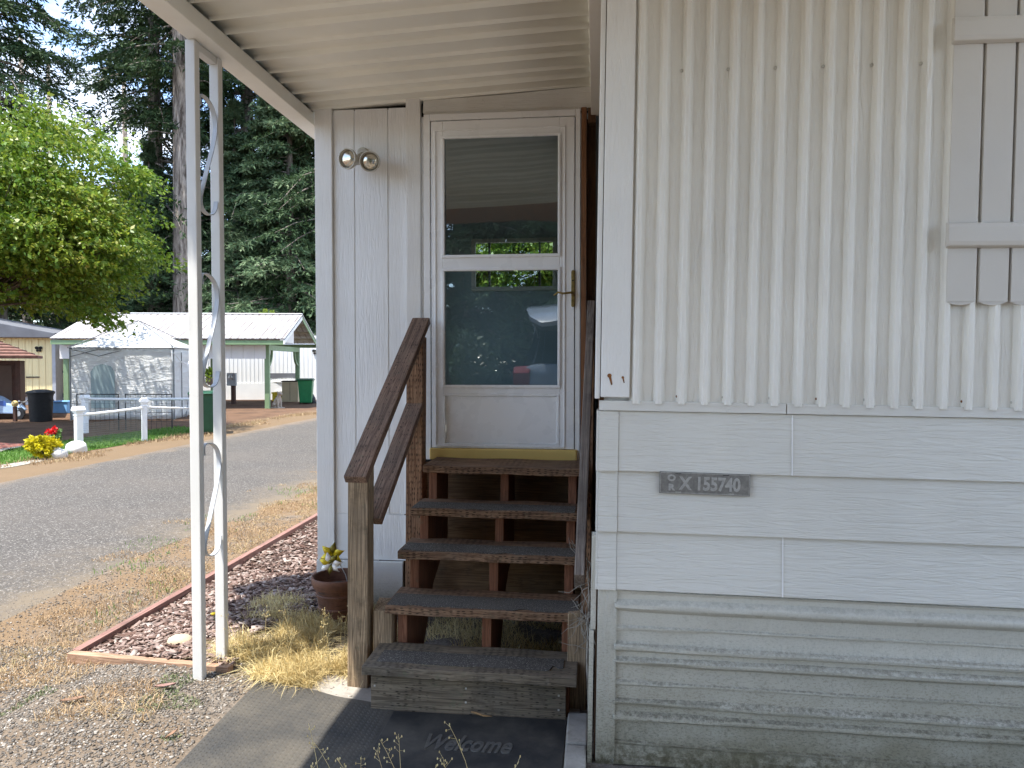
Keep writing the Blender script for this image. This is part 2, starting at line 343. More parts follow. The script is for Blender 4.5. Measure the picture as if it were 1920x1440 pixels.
# corrugated skirting: heights of its ridges as they stand in the photo
SK = [(405,0),(440,0),(455,8),(470,2),(495,3),(515,15),(522,17),(545,17),(555,14),(578,0),(652,0),(658,5),(664,5),(670,0),(738,0),(755,4),(763,14),(770,16),(782,15),(797,2),(822,3),(835,14),(842,16),(856,15),(880,0),(968,0),(974,5),(980,5),(986,0),(1058,0),(1072,13),(1080,15),(1092,14),(1108,2),(1138,3),(1150,14),(1158,15),(1170,14),(1190,0),(1312,0),(1318,5),(1324,5),(1330,0),(1386,2),(1398,14),(1420,14),(1440,0),(1475,0)]
prof = [(HY+.004-o*.0014, at(1313, 960+yz/3, HY).z) for yz, o in SK]
mb = MB(); nx = 60; m_ = len(prof); vv = []
rr = random.Random(3)
for j in range(nx+1):
    x = .060+(XR-.06)*(j/nx)**1.6; dz = .009*(math.exp(-(x-.07)/.16)) if x > .07 else .009
    for k, (y, z) in enumerate(prof):
        wob = .0018*math.sin(x*9+k*.35)+.0012*math.sin(x*23+k*.9)
        vv.append((x, y+wob-(.004*math.exp(-((x-.25)/.09)**2)*math.sin(k*.7)), z+dz*math.sin(k*.8+1)*.7))
mb.add(vv, [(j*m_+i, j*m_+i+1, (j+1)*m_+i+1, (j+1)*m_+i) for j in range(nx) for i in range(m_-1)])
o = mb.build('corrugated_skirting', m_skirt, home, smooth='auto')
o.modifiers.new('thick', 'SOLIDIFY').thickness = .0012
MB().box((.002, HY-.012, -.03), (.068, HY+.004, .614)).build('skirting_trim', m_strim, home, bevel=.003)
MB().box((-.022, HY-.006, .47), (-.004, HY+.05, .80)).box((-.026, HY-.012, -.03), (-.010, HY+.05, .468)).build('edge_flashing', m_strim, home, bevel=.001)
for k in range(30):
    X_ = .257+2*P*k
    if X_ > 2.2: break
    for z in (2.388, 1.288):
        if z > 2 and 1.09 < X_ < 1.9 : continue
        if z < 2: xx = X_+.004
        else: xx = X_-.003
        s = MB(); s.lathe([(.0062,0),(.0062,.0022),(.0045,.0045),(.002,.0058),(.0001,.006)], (0,0,0), 10)
        yb = HY-.003; s.v = [(xx+a, yb-c, z+b) for a, b, c in s.v]
        s.build('screw', m_screw if (k % 3 or z > 2) else m_rust, home, smooth=True)
mb = MB()
for i, x in enumerate((1.108, 1.208, 1.304, 1.400, 1.496)):
    x1 = x+.0865; yb, yf = HY-.013, HY-.030
    mb.box((x, yf, 1.612), (x1, yb, 3.0)); mb.prism([(x+.002, 1.6115), (x+.02, 1.604), (x+.043, 1.601), (x+.066, 1.604), (x1-.002, 1.6115)], 'y', yf+.001, yb)
mb.box((1.20, HY-.012, 1.62), (1.58, HY-.0105, 3.0))
sh = mb.build('shutter', m_shut, home, bevel=.003)
for z0, z1 in ((1.784, 1.868), (2.434, 2.519), (2.93, 2.995)):
    MB().prism([(HY-.0305, z0), (HY-.050, z0+.006), (HY-.053, z0+.02), (HY-.053, z1-.02), (HY-.050, z1-.006), (HY-.0305, z1)], 'x', 1.098, 1.60).build('crosspiece', m_shut, sh, bevel=.004)
MB().box((-.002, HY+.0045, 0), (.012, 4.02, 3.02)).build('side_wall', m_brown, home)
MB().box((.0125, HY+.012, -.02), (XR, 9, 3.02)).build('wall_core', m_trimv, home)
MB().box((.02, HY-.05, 3.3), (XR, 9.1, 3.42)).build('roof', m_trimh, home)
# registration plate
q0 = at(1237, 905, HY-.0215); q1 = at(1406, 909, HY-.0215)
pl = thing('registration_plate', ((q0.x+q1.x)/2, HY-.0215, (q0.z+q1.z)/2), 'pewter grey embossed plate reading OR X155740, fixed to the lap board below the seam', 'plate', ry=.020)
W2, H2 = .1505, .0375
g = NG('pewter'); co = g.coord()
m_pew = g.done(g.mix(g.ramp(g.noise(co, 45, 7, .7), [(.4, 0), (.68, 1)]), (.17,.162,.148), (.27,.26,.235)), .55, .25, g.bump(g.noise(co, 120, 5), .2, .001))
m_pewl = plain('worn_pewter', (.40,.39,.365), .5, .25, .2, 90, .1, 200)
g_ = MB().box((-W2, -.0022, -H2), (W2, .0, H2)); g_.build('plate_body', m_pew, pl, bevel=.0018, local=True)
rm = MB()
for a, b in (((-W2+.003, -H2+.0025), (W2-.003, -H2+.0045)), ((-W2+.003, H2-.0045), (W2-.003, H2-.0025)), ((-W2+.0025, -H2+.0046), (-W2+.0045, H2-.0046)), ((W2-.0045, -H2+.0046), (W2-.0025, H2-.0046))):
    rm.box((a[0], -.0036, a[1]), (b[0], -.0021, b[1]))
rm.build('rim', m_pewl, pl, local=True)
def plate_text(t, size, cx, cz, sx, bold=.0006):
    tb = text_mb(t, size, .0009, 0, bold, sx, .0005); tb.v = [(cx+a, -.0026-c, cz+b) for a, b, c in tb.v]; return tb
plate_text('O', .029, -.1105, .0155, 1.15, .001).build('letter', m_pewl, pl, local=True)
plate_text('R', .029, -.1105, -.0165, 1.15, .001).build('letter', m_pewl, pl, local=True)
plate_text('X', .060, -.0640, -.003, .85, .0016).build('letter', m_pewl, pl, local=True)
plate_text('155740', .062, .0440, -.003, .80, .0016).build('number', m_pewl, pl, local=True)
for sx_, sz_ in ((-.088,.0315), (-.088,-.0315), (.088,-.0315), (.070,.0315)):
    MB().box((sx_-.010, -.0030, sz_-.0012), (sx_+.010, -.0021, sz_+.0012)).build('slot', m_black if sz_ > 0 else m_pewl, pl, local=True)
# ------------------------------------------------------------------ the entry room with the white door
DY = 4.02
ent = thing('entry_room', (-.77, DY, 0), 'white painted entry room with grooved wood siding and a glazed storm door at the top of the steps', 'entry room')
mb = MB()
gr = [-1.4445, -1.323, -1.134, -1.030]
for a, b in zip(gr[:-1], gr[1:]):
    mb.box((a+.003, DY, .562), (b-.003, DY+.012, 2.79))
mb.box((-1.5395, DY+.0065, .30), (-1.054, DY+.03, 2.785))
mb.build('grooved_panel', m_t111, ent, bevel=.002)
mb = MB().box((-1.443, DY+.001, .302), (-1.03, DY+.0062, .556)); mb.build('lower_panel', m_t111, ent, bevel=.002)
MB().box((-1.548, DY-.024, .02), (-1.055, DY+.005, .298)).build('base_board', paint('base_board_paint', (.70,.70,.68), (4,4,50), .2, .5, .5, low=.2), ent, bevel=.003)
for px, py in ((605,1090), (614,1073), (640,1082)):
    q = at(px, py, DY-.0245); MB().lathe([(.006,0),(.005,.001),(.0001,.0012)], (0,0,0), 8).build('nail_stain', m_rust, ent, local=True).matrix_local = Matrix.Translation(q-WO[ent]) @ Matrix.Rotation(PI/2, 4, 'X')
MB().box((-1.543, DY-.020, .300), (-1.446, DY+.02, 2.806)).build('corner_trim', m_trimv, ent, bevel=.003)
MB().box((-1.027, DY-.030, .300), (-.948, DY+.0125, 2.826)).build('batten', m_trimv, ent, bevel=.003)
MB().prism([(-.935, 2.750), (-.003, 2.742), (-.003, 2.860), (-.5, 2.833), (-.932, 2.818)], 'y', DY-.018, DY+.02).box((-.925, DY-.026, 2.735), (-.085, DY+.02, 2.749)).build('header_board', m_trimh, ent, bevel=.003)
MB().box((-.0795, DY-.045, .87), (-.052, DY+.02, 2.741)).build('door_stud', m_stud, ent, bevel=.002)
MB().box((-.0515, DY+.03, .87), (-.003, DY+.05, 2.70)).box((-.045, DY-.04, 2.66), (-.004, DY+.028, 2.738)).build('gap_board', m_brown, ent)
MB().box((-1.053, DY+.0135, .02), (-.004, DY+.05, .868)).build('step_backing', m_ply, ent)
# shell of the room
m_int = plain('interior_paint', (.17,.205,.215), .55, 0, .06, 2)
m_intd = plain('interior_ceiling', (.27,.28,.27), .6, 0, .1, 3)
BY = 6.5
ly0, ly1, lz0_, lz1_ = 4.5, 6.2, 1.25, 2.45
MB().box((-1.538, DY+.031, .02), (-1.50, ly0, 2.86)).box((-1.538, ly1, .02), (-1.50, BY, 2.86)).box((-1.538, ly0, .02), (-1.50, ly1, lz0_)).box((-1.538, ly0, lz1_), (-1.50, ly1, 2.86)).build('left_wall', m_t111, ent)
mb = MB(); mb.box((-1.55, ly0, lz0_), (-1.495, ly1, lz0_+.04)).box((-1.55, ly0, lz1_-.04), (-1.495, ly1, lz1_)).box((-1.55, ly0, lz0_+.041), (-1.495, ly0+.04, lz1_-.041)).box((-1.55, ly1-.04, lz0_+.041), (-1.495, ly1, lz1_-.041)).build('added_light_opening', m_vinyl, ent)  # unseen framed opening added in the left wall to brighten the room
mb = MB()
wx0, wx1 = at(889, 500, BY).x, at(1040, 500, BY).x; wz1, wz0 = at(960, 452, BY).z, at(960, 541, BY).z
mb.box((-1.499, BY, .02), (wx0, BY+.1, 2.95)).box((wx1, BY, .02), (.6, BY+.1, 2.95)).box((wx0, BY, .02), (wx1, BY+.1, wz0)).box((wx0, BY, wz1), (wx1, BY+.1, 2.95))
mb.build('back_wall', m_int, ent)
MB().box((-1.499, DY+.05, 2.87), (.0, BY, 2.93)).box((-1.499, DY+.05, .80), (.0, BY, .86)).build('room_ceiling', m_intd, ent)
MB().box((-.0022, DY+.051, .0), (.010, BY-.001, 2.869)).build('inner_wall', m_int, ent)
MB().box((-1.56, DY+.06, 2.95), (.3, BY+.2, 3.05)).build('roof', m_trimh, ent); MB().box((-1.537, DY+.032, 2.74), (-.003, DY+.055, 2.949)).build('shade_filler', m_black, ent)  # black box stands in for the shade in the gap above the wall
mb = MB(); f_ = .035
fx0, fx1, fz0, fz1 = wx0-.02, wx1+.02, wz0-.02, wz1+.02
mb.box((fx0, BY-.03, fz0), (fx1, BY-.002, fz0+f_)).box((fx0, BY-.03, fz1-f_), (fx1, BY-.002, fz1)).box((fx0, BY-.03, fz0+f_+.001), (fx0+f_, BY-.002, fz1-f_-.001)).box((fx1-f_, BY-.03, fz0+f_+.001), (fx1, BY-.002, fz1-f_-.001))
wn = mb.build('back_window', plain('window_frame', (.30,.29,.26), .5), ent, bevel=.004)
mb = MB()
for px in (918, 1012):
    q = at(px, 500, BY).x; mb.box((q-.009, BY-.02, fz0+f_), (q+.009, BY-.001, fz1-f_))
mb.build('mullion', plain('dark_mullion', (.03,.03,.03), .5), wn)
# door frame, door leaf and its fittings
fL, fR, fB, fT = -.926, -.084, .872, 2.734
mb = MB()
mb.box((fL, DY-.040, fB), (fL+.034, DY+.03, fT)).box((fR-.026, DY-.040, fB), (fR, DY+.03, fT)).box((fL+.0345, DY-.040, fT-.034), (fR-.0265, DY+.03, fT))
mb.box((fL-.0215, DY-.004, fB), (fL-.0005, DY+.03, fT)); mb.box((fL+.0345, DY-.012, fB), (fL+.040, DY+.03, fT-.035)).box((fR-.036, DY-.012, fB), (fR-.0265, DY+.03, fT-.035))
mb.build('door_frame', m_vinyl, ent, bevel=.004)
lx0, lx1, lz0, lz1 = fL+.042, fR-.030, .938, fT-.040; gx0, gx1 = -.820, -.192; yf, yb = DY-.045, DY-.012
mb = MB(); Z = (.952, 1.232, 1.270, 1.902, 1.968, 2.608)
mb.box((lx0, yf, lz0), (gx0, yb, lz1)).box((gx1, yf, lz0), (lx1, yb, lz1))
mb.box((gx0, yf, Z[5]), (gx1, yb, lz1)).box((gx0, yf, Z[3]), (gx1, yb, Z[4])).box((gx0, yf, Z[1]), (gx1, yb, Z[2])).box((gx0, yf, lz0), (gx1, yb, Z[0]))
door = mb.build('storm_door', m_vinyl, ent, bevel=.003)
def ring(mb, x0, x1, z0, z1, w_, y0, y1):
    mb.box((x0, y0, z0), (x1, y1, z0+w_)).box((x0, y0, z1-w_), (x1, y1, z1)).box((x0, y0, z0+w_), (x0+w_, y1, z1-w_)).box((x1-w_, y0, z0+w_), (x1, y1, z1-w_))
mb = MB(); ring(mb, gx0-.045, gx1+.030, Z[0]-.006, Z[5]+.040, .007, yf-.006, yf+.002); mb.build('moulding', m_vinyl, door, bevel=.002)
for z0, z1 in ((Z[2], Z[3]), (Z[4], Z[5])):
    mb = MB(); ring(mb, gx0-.006, gx1+.006, z0-.006, z1+.006, .016, yf-.010, yf+.012); mb.build('glazing_bead', m_vinyl, door, bevel=.004)
    MB().box((gx0+.004, yf+.014, z0+.004), (gx1-.004, yf+.018, z1-.004)).build('glass_pane', m_glass, door)
mb = MB(); ring(mb, gx0, gx1, Z[0], Z[1], .012, yf-.003, yf+.008); mb.box((gx0+.0125, yf+.006, Z[0]+.0125), (gx1-.0125, yf+.014, Z[1]-.0125)); mb.build('kick_panel', m_vinyl, door, bevel=.003)
MB().box((lx0-.010, yf-.016, fB+.003), (lx1+.016, yb, fB+.064)).build('brass_sweep', m_brass, door, bevel=.007, seg=3)
MB().box((fL, DY-.055, fB-.012), (fR, DY+.03, fB+.001)).build('threshold', m_black, ent)
MB().box((lx1+.0005, yf+.012, lz0), (lx1+.0036, yb, lz1)).build('hinge_gap', m_black, door)
hx = -.121; hp = MB(); pts = []
for k in range(13): a = PI*k/12; pts.append((hx+.0095*math.cos(a), 1.879+.0095*math.sin(a)))
for k in range(13): a = PI+PI*k/12; pts.append((hx+.0095*math.cos(a), 1.703+.0095*math.sin(a)))
hp.prism(pts, 'y', yf-.0075, yf-.0005); plate = hp.build('handle_plate', m_brassold, door, bevel=.002)
MB().tube([(hx, yf-.007, 1.764), (hx, yf-.045, 1.764), (hx-.012, yf-.052, 1.766), (hx-.05, yf-.052, 1.762), (hx-.078, yf-.050, 1.768), (hx-.092, yf-.047, 1.757), (hx-.10, yf-.045, 1.752)], [.008,.007,.006,.0055,.0055,.005,.003], 10).build('lever', m_brassold, plate, smooth=True)
MB().lathe([(.0045,0),(.0045,.001),(.0001,.001)], (0,0,0), 12).build('keyhole', m_black, plate, local=True).matrix_local = Matrix.Translation(Vector((hx, yf-.0078, 1.833))-WO[plate]) @ Matrix.Rotation(PI/2, 4, 'X')
# twin flood lights on the siding
q = at(682, 290, DY); fl = thing('flood_light', (q.x, DY, q.z), 'twin round flood light with two clear bulbs on the white siding left of the door', 'light')
m_flw = plain('old_white_plastic', (.55,.52,.45), .45, 0, .2, 40); m_fll = plain('bulb_reflector', (.60,.56,.47), .16, .85, .25, 25, .1, 40)
MB().lathe([(.036,0),(.036,.018),(.028,.026),(.0001,.027)], (0,0,0), 24).build('mount_plate', m_flw, fl, local=True, smooth='auto').matrix_local = Matrix.Rotation(PI/2, 4, 'X')
for (px, py, tilt) in ((653, 298, (-.30, -1, -.10)), (694, 303, (.02, -1, -.22))):
    c = at(px, py, DY-.13)-WO[fl]; d = Vector(tilt).normalized(); R_ = d.to_track_quat('Z', 'Y').to_matrix().to_4x4(); b0 = c-d*.085
    prof = [(.016,-.02),(.020,.0),(.024,.02),(.050,.072),(.0545,.082),(.0545,.100),(.0500,.1005),(.0490,.088),(.0460,.083)]
    lamp = MB().lathe(prof, (0,0,0), 28).build('lamp_holder', m_flw, fl, local=True, smooth='auto'); lamp.matrix_local = Matrix.Translation(b0) @ R_
    MB().lathe([(.0455,.084),(.040,.090),(.028,.0955),(.014,.098),(.0001,.0985)], (0,0,0), 28).build('bulb_face', m_fll, lamp, local=True, smooth=True)
    MB().tube([Vector((0,-.02,0)), Vector((c.x*.4, -.05, c.z*.3)), b0-d*.005], .011, 10).build('swivel_arm', m_flw, fl, local=True, smooth=True)
# ------------------------------------------------------------------ wooden steps
def gndz(px, py, h=0):
    z = 0
    for _ in range(6):
        p = gnd(px, py, z+h); z = gz(p.x, p.y)
    return p
st = thing('wooden_steps', (-.49, 3.2, 0), 'weathered brown timber steps with worn black grip strips and sloping handrails', 'steps', ry=.009)
FY = (2.825, 3.040, 3.250, 3.440, 3.630); LP = ((677,1251), (720,1137), (743,1034), (767,954), (790,874))
tz = [at(*p, y).z for p, y in zip(LP, FY)]; tx = [at(*p, y).x for p, y in zip(LP, FY)]; TH = .036; XRt = -.070
def roundpoly(pts, y0, y1): return pts
rr = random.Random(11)
for i in range(5):
    dep = .262 if i < 4 else .36
    x0 = tx[i] if i != 1 else tx[i]+.0; x1 = XRt-(.02 if i in (2,3) else 0)
    mb = MB(); n_ = 24; vv = []
    for k in range(n_+1):                      # slightly wavy worn front edge
        u = k/n_; x = x0+(x1-x0)*u; e = .0025*math.sin(k*1.7+i)+rr.uniform(-.0015, .0015); zz = tz[i]+.0018*math.sin(k*.5+i*2)
        vv += [(x, FY[i]+e, zz-TH), (x, FY[i]+e*.5, zz-.004), (x, FY[i]+e+.004, zz), (x, FY[i]+dep, zz), (x, FY[i]+dep, zz-TH)]
    fs = [(k*5+j, k*5+(j+1)%5, k*5+5+(j+1)%5, k*5+5+j) for k in range(n_) for j in range(5)]+[(4,3,2,1,0), tuple(n_*5+j for j in range(5))]
    mb.add(vv, fs); tr = mb.build('tread', m_woodgrey if i == 0 else m_woodx, st, bevel=.0015, seg=1)
    gx0, gx1, g0, g1 = ((tx[0]+.045, XRt-.055, .050, .170), (x0+.006, x1-.004, .008, .165), (x0+.010, x1-.004, .006, .150), (x0+.004, x1-.01, .006, .160), (x0+.03, x1-.03, .10, .2))[i]
    if i == 4: continue
    vv = []; N = 70; ph = rr.uniform(0, 6)
    for k in range(N+1):
        u = k/N; x = gx0+(gx1-gx0)*u
        e = max(0, .5+.5*math.sin(u*13+ph)+.45*math.sin(u*31+ph*2)-.75)*(.034 if i in (1,2,3) else .008)+rr.uniform(0, .003)
        if i == 0 and u > .94: e += .045*(1 if k % 9 < 5 else .6)
        zz = tz[i]+.0028; vv += [(x, FY[i]+g0+e, tz[i]-.001), (x, FY[i]+g0+e, zz), (x, FY[i]+g1+rr.uniform(-.001,.001), zz), (x, FY[i]+g1, tz[i]-.001)]
    MB().add(vv, [(k*4+j, k*4+(j+1)%4, k*4+4+(j+1)%4, k*4+4+j) for k in range(N) for j in range(4)]+[(3,2,1,0), tuple(N*4+j for j in range(4))]).build('grip_strip', m_grip, tr)
poly = [(FY[0]+.085, .0)]
for i in range(5):
    poly += [(FY[i]+.055 if i else FY[0]+.085, tz[i]-TH-.001), ((FY[i+1]+.055) if i < 4 else 3.98, tz[i]-TH-.001)]
poly += [(3.98, .45), (3.62, .30), (3.36, .0)]
for x0 in (-.842, -.478, -.140):
    MB().prism(poly, 'x', x0, x0+.040).build('stringer', m_char, st, bevel=.002)
MB().box((-.892, FY[0]+.046, .004), (-.112, FY[0]+.083, tz[0]-TH-.012)).build('riser_board', m_woodgrey, st, bevel=.003)
for px, py in ((873,1291), (873,1317), (1047,1303), (1047,1330), (702,1287)):
    q = at(px, py, FY[0]+.0455); MB().box((q.x-.0035, q.y-.0015, q.z-.0035), (q.x+.0035, q.y+.002, q.z+.0035)).build('nail_head', m_screw, st, bevel=.001)
pX = at(651, 1290, 3.05).x
MB().prism([(3.05, -.02), (3.05, .945), (3.139, 1.000), (3.139, -.02)], 'x', pX, pX+.088).build('post', m_woodgz, st, bevel=.004)
MB().box((-.992, 3.80, -.02), (-.905, 3.888, 1.53)).build('post', m_woodz, st, bevel=.004)
MB().prism([(3.072, .0), (3.072, tz[1]-.035), (3.16, tz[1]-.004), (3.16, .0)], 'x', -.944, -.862).build('block', m_woodgz, st, bevel=.005)
MB().prism([(-.112, .0), (-.112, .392), (-.060, .398), (-.036, .36), (-.036, .0)], 'y', 2.985, 3.02).build('block', m_woodgz, st, bevel=.004)
MB().box((-.90, 3.79, .50), (-.862, 3.96, tz[3]-TH-.002)).build('block', m_woodz, st, bevel=.003)
def rail(name, a, b, w, h, m, roll=0):
    a = Vector(a); b = Vector(b); d = (b-a); L = d.length; d.normalize(); sd = d.cross(Vector((0,0,1))).normalized(); u = sd.cross(d)
    if roll: q = Matrix.Rotation(roll, 3, d); sd = q @ sd; u = q @ u
    M = Matrix(((d.x, sd.x, u.x, a.x), (d.y, sd.y, u.y, a.y), (d.z, sd.z, u.z, a.z), (0,0,0,1)))
    o = MB().box((0,-w/2,-h/2), (L,w/2,h/2)).build(name, m, st, bevel=.004, local=True); o.matrix_local = Matrix.Translation(-WO[st]) @ M; return o
rail('handrail', (-.972, 2.915, .922), (-.936, 3.90, 1.620), .094, .036, m_rail)
rail('mid_rail', (-.972, 3.141, .705), (-.948, 3.84, 1.190), .088, .036, m_rail)
rail('handrail', (-.062, 2.73, .60), (-.040, 4.0, 1.700), .038, .088, m_railgrey)
MB().box((-.060, 3.03, .0), (-.024, 3.11, .86)).build('post', m_woodz, st, bevel=.003); MB().box((-.058, 3.90, .3), (-.022, 3.98, 1.60)).build('post', m_woodz, st, bevel=.003)
# ------------------------------------------------------------------ carport canopy and its ornamental post
legF = gndz(374.5, 1272); legB = gndz(417, 1240)
CX = -1.560                                   # inner side of the beam
can = thing('carport_canopy', (-.8, 3.0, 2.8), 'cream ribbed metal carport ceiling with a plain outer beam, above the door and steps', 'carport')
czx = lambda x: 2.874+.047*x
RIBS = [(393,33),(422,55),(455,85),(477,103),(503,130),(523,143),(548,165),(563,177)]
ys = []
for px, py in RIBS:
    d = ray(px, py); t = CX/d.x; ys.append(t*d.y)
pitch = (ys[6]-ys[0])/3; y0 = ys[0]
prof = []; k = int((y0-1.0)/pitch); yy = y0-k*pitch
while yy < 4.0:
    gap = (ys[1]-ys[0])
    prof += [(yy-.010, 0), (yy-.003, -.016), (yy+.003, -.016), (yy+.010, .008), (yy+gap-.010, .008), (yy+gap-.003, -.016), (yy+gap+.003, -.016), (yy+gap+.010, 0)]
    yy += pitch
prof = [q for q in prof if q[0] < 3.985]+[(3.99, 0), (4.0, -.012), (4.075, -.012)]
mb = MB(); m_ = len(prof)
def sheet_x(xs):
    vv = [(x, y, czx(x)+dz) for x in xs for (y, dz) in prof]
    mb.add(vv, [(j*m_+i, j*m_+i+1, (j+1)*m_+i+1, (j+1)*m_+i) for j in range(len(xs)-1) for i in range(m_-1)])
sheet_x([CX-.085, -1.0, -.5, -.03])
pan = mb.build('roof_panel', m_pan, can, smooth='auto')
pan.modifiers.new('thick', 'SOLIDIFY').thickness = .004
# same roof over the home front, unseen, lengthened to cut light from behind
mb = MB()
prof_keep = prof; lo = [(q[0]-pitch*int(3.2/pitch), q[1]) for q in prof]; prof = [q for q in lo if q[0] < prof[0][0]-.001]+[q for q in prof if q[0] < 2.50]+[(2.572, 0)]; m_ = len(prof)
sheet_x([-.029, 1.0, 2.2]); mb.build('roof_panel', m_pan, can, smooth='auto').modifiers.new('thick', 'SOLIDIFY').thickness = .004
bz = at(366, 76, legF.y).z
MB().box((CX-.098, .88, bz), (CX, 4.9, bz+.070)).build('beam', m_beam, can, bevel=.004)
MB().box((CX-.130, .88, bz+.0705), (CX-.088, 4.9, bz+.15)).build('fascia', m_beam, can, bevel=.003)
MB().box((-.029, 2.64, 2.70), (.034, 4.0, 2.98)).build('ledger', m_beam, can, bevel=.002)
MB().box((CX+.01, .90, bz+.02), (2.2, .94, 3.0)).build('end_beam', m_stud, can)
po = thing('ornamental_post', (legF.x, legF.y, gz(legF.x, legF.y)), 'white metal carport post of two square legs joined by curled scrolls', 'post')
m_scr = plain('shaded_scroll_metal', (.47,.49,.51), .4, .1, .1, 8)  # scrolls darkened to grey, their shade put into the colour
m_post = paint('post_paint', (.66,.65,.615), (40,40,2), .05, .38, .30)
W_ = .021; zt = bz-.001
for L in (legF, legB):
    MB().box((L.x-W_, L.y-W_*.9, gz(L.x, L.y)-.03), (L.x+W_, L.y+W_*.9, zt)).build('leg', m_post, po, bevel=.004)
MB().box((legF.x-W_*.9, legF.y+W_, zt-.032), (legF.x+W_*.9, legB.y-W_, zt-.002)).build('top_bar', m_post, po, bevel=.003)
yA, yB = legF.y+W_*.9, legB.y-W_*.9
def scroll(zt, h):
    P0 = []
    def pt(u, v): return Vector((legF.x+.013, yA+(yB-yA)*u, zt-h*v))
    ctrl = [(.06,.10),(.03,.045),(.10,.01),(.35,.005),(.66,.035),(.88,.10),(.95,.18),(.93,.26),(.78,.40),(.50,.58),(.24,.75),(.10,.84),(.05,.90),(.10,.955),(.28,.99),(.52,1.0),(.76,.975),(.90,.92),(.95,.86)]
    for i in range(len(ctrl)-1):               # catmull-rom
        p0 = ctrl[max(i-1,0)]; p1 = ctrl[i]; p2 = ctrl[i+1]; p3 = ctrl[min(i+2,len(ctrl)-1)]
        for s_ in range(4):
            t = s_/4; f = lambda a,b,c,d: .5*((2*b)+(-a+c)*t+(2*a-5*b+4*c-d)*t*t+(-a+3*b-3*c+d)*t**3)
            P0.append(pt(f(p0[0],p1[0],p2[0],p3[0]), f(p0[1],p1[1],p2[1],p3[1])))
    P0.append(pt(*ctrl[-1]))
    return MB().ribbon(P0, (1,0,0), .019, .0045)
for (ya, yb) in ((184,402), (514,726), (829,1041)):
    za, zb = at(392, ya, legF.y+.09).z, at(408, yb, legF.y+.09).z
    scroll(za, za-zb).build('scroll', m_scr, po, smooth='auto')
# ------------------------------------------------------------------ mats
g = NG('rubber'); co = g.coord()
m_rub = g.done(g.mix(g.ramp(g.noise(co, 4, 7, .7), [(.42, 0), (.72, 1)]), (.020,.0205,.022), (.085,.078,.066)), .58, 0, g.bump(g.noise(co, 90, 5), .15, .002), .4)
g = NG('dusty_rubber'); co = g.coord()
m_rub2 = g.done(g.mix(g.ramp(g.noise(co, 3.2, 8, .7), [(.35, 0), (.72, 1)]), (.034,.034,.033), (.10,.088,.070)), .62, 0, g.bump(g.noise(co, 120, 4), .15, .002), .4)
c_ = [gndz(465,1300), gndz(640,1325), gndz(735,1336), gndz(335,1440)]
dm = thing('door_mat', (-1.1, 2.6, 0), 'grey rubber diamond tread mat lying half in the sun beside the welcome mat', 'mat')
mb = MB(); nx, ny = 16, 26; xl, xr_, yb_, yt_ = c_[0].x, -.795, 2.05, 2.975
edge = lambda u: yt_-.035*u-.022*math.sin(u*PI)*0-.05*max(0, u-.45)*1.6-.006*math.sin(u*14)
def matp(u, v, dz=0):
    x = xl+.02*(1-v)+(xr_-xl-.02*(1-v))*u; y = yb_+(edge(u)-yb_)*v; return (x, y, gz(x, y)+.006+.004*math.exp(-((u-.55)/.2)**2-((v-.8)/.12)**2)+dz)
vt = [matp(i/nx, j/ny, .004) for j in range(ny+1) for i in range(nx+1)]; nv = len(vt)
vb = [matp(i/nx, j/ny, -.004) for j in range(ny+1) for i in range(nx+1)]
fs = []
for j in range(ny):
    for i in range(nx):
        a = j*(nx+1)+i; fs += [(a, a+1, a+nx+2, a+nx+1), (a+nv, a+nx+1+nv, a+nx+2+nv, a+1+nv)]
bd = [i for i in range(nx+1)]+[j*(nx+1)+nx for j in range(1, ny+1)]+[ny*(nx+1)+i for i in range(nx-1, -1, -1)]+[j*(nx+1) for j in range(ny-1, 0, -1)]
fs += [(bd[k], bd[k]+nv, bd[(k+1) % len(bd)]+nv, bd[(k+1) % len(bd)]) for k in range(len(bd))]
mb.add(vt+vb, fs); base = mb.build('mat_base', m_rub2, dm, smooth='auto')
mb = MB(); pit = .0225; W_m = xr_-xl; H_m = yt_-yb_
for j in range(int(H_m/pit)):
    for i in range(int(W_m/pit)):
        for q in (0, 1):
            u = (i+.35+.5*q)*pit/W_m; v = (j+.3+.5*q)*pit/H_m
            if u > .985 or v > .98: continue
            p = Vector(matp(u, v, .004)); a = rad(45 if (q == 0) else -45); d = Vector((math.cos(a), math.sin(a), 0)); s_ = Vector((-d.y, d.x, 0))
            mb.add([p-d*.0085, p-s_*.0030, p+d*.0085, p+s_*.0030, p-d*.004+Vector((0,0,.0018)), p+d*.004+Vector((0,0,.0018))], [(0,1,4),(1,5,4),(1,2,5),(2,3,5),(3,4,5),(3,0,4)])
mb.build('tread_pattern', m_rub2, base)
wm = thing('welcome_mat', (-.45, 2.5, .0), 'dark rubber mat with raised lettering Welcome in the shade at the foot of the steps', 'mat')
m0 = MB().box((-.795, 2.02, .004), (-.108, 2.862, .016)); wb = m0.build('mat_base', m_rub, wm, bevel=.003)
p = gnd(879, 1396, .017); tb = text_mb('Welcome', .132, .0016, .32, .0022, 1.0, .0012)
xs = [v[0] for v in tb.v]; k = (gnd(962,1396,.017).x-gnd(796,1396,.017).x)/(max(xs)-min(xs)); m_x = (max(xs)+min(xs))/2
tb.v = [((a-m_x)*k+p.x, b*1.12+p.y, .0165+c) for a, b, c in tb.v]
m_ltr = plain('highlight_rubber_letter', (.085,.081,.075), .45, 0, .3, 40, .1, 150)  # lighter than the mat rubber, standing for highlights on the raised letters
tb.build('lettering', m_ltr, wb)
mb = MB()
for a, b in (((-.60, 2.30, .0162), (-.59, 2.70, .0175)),): pass
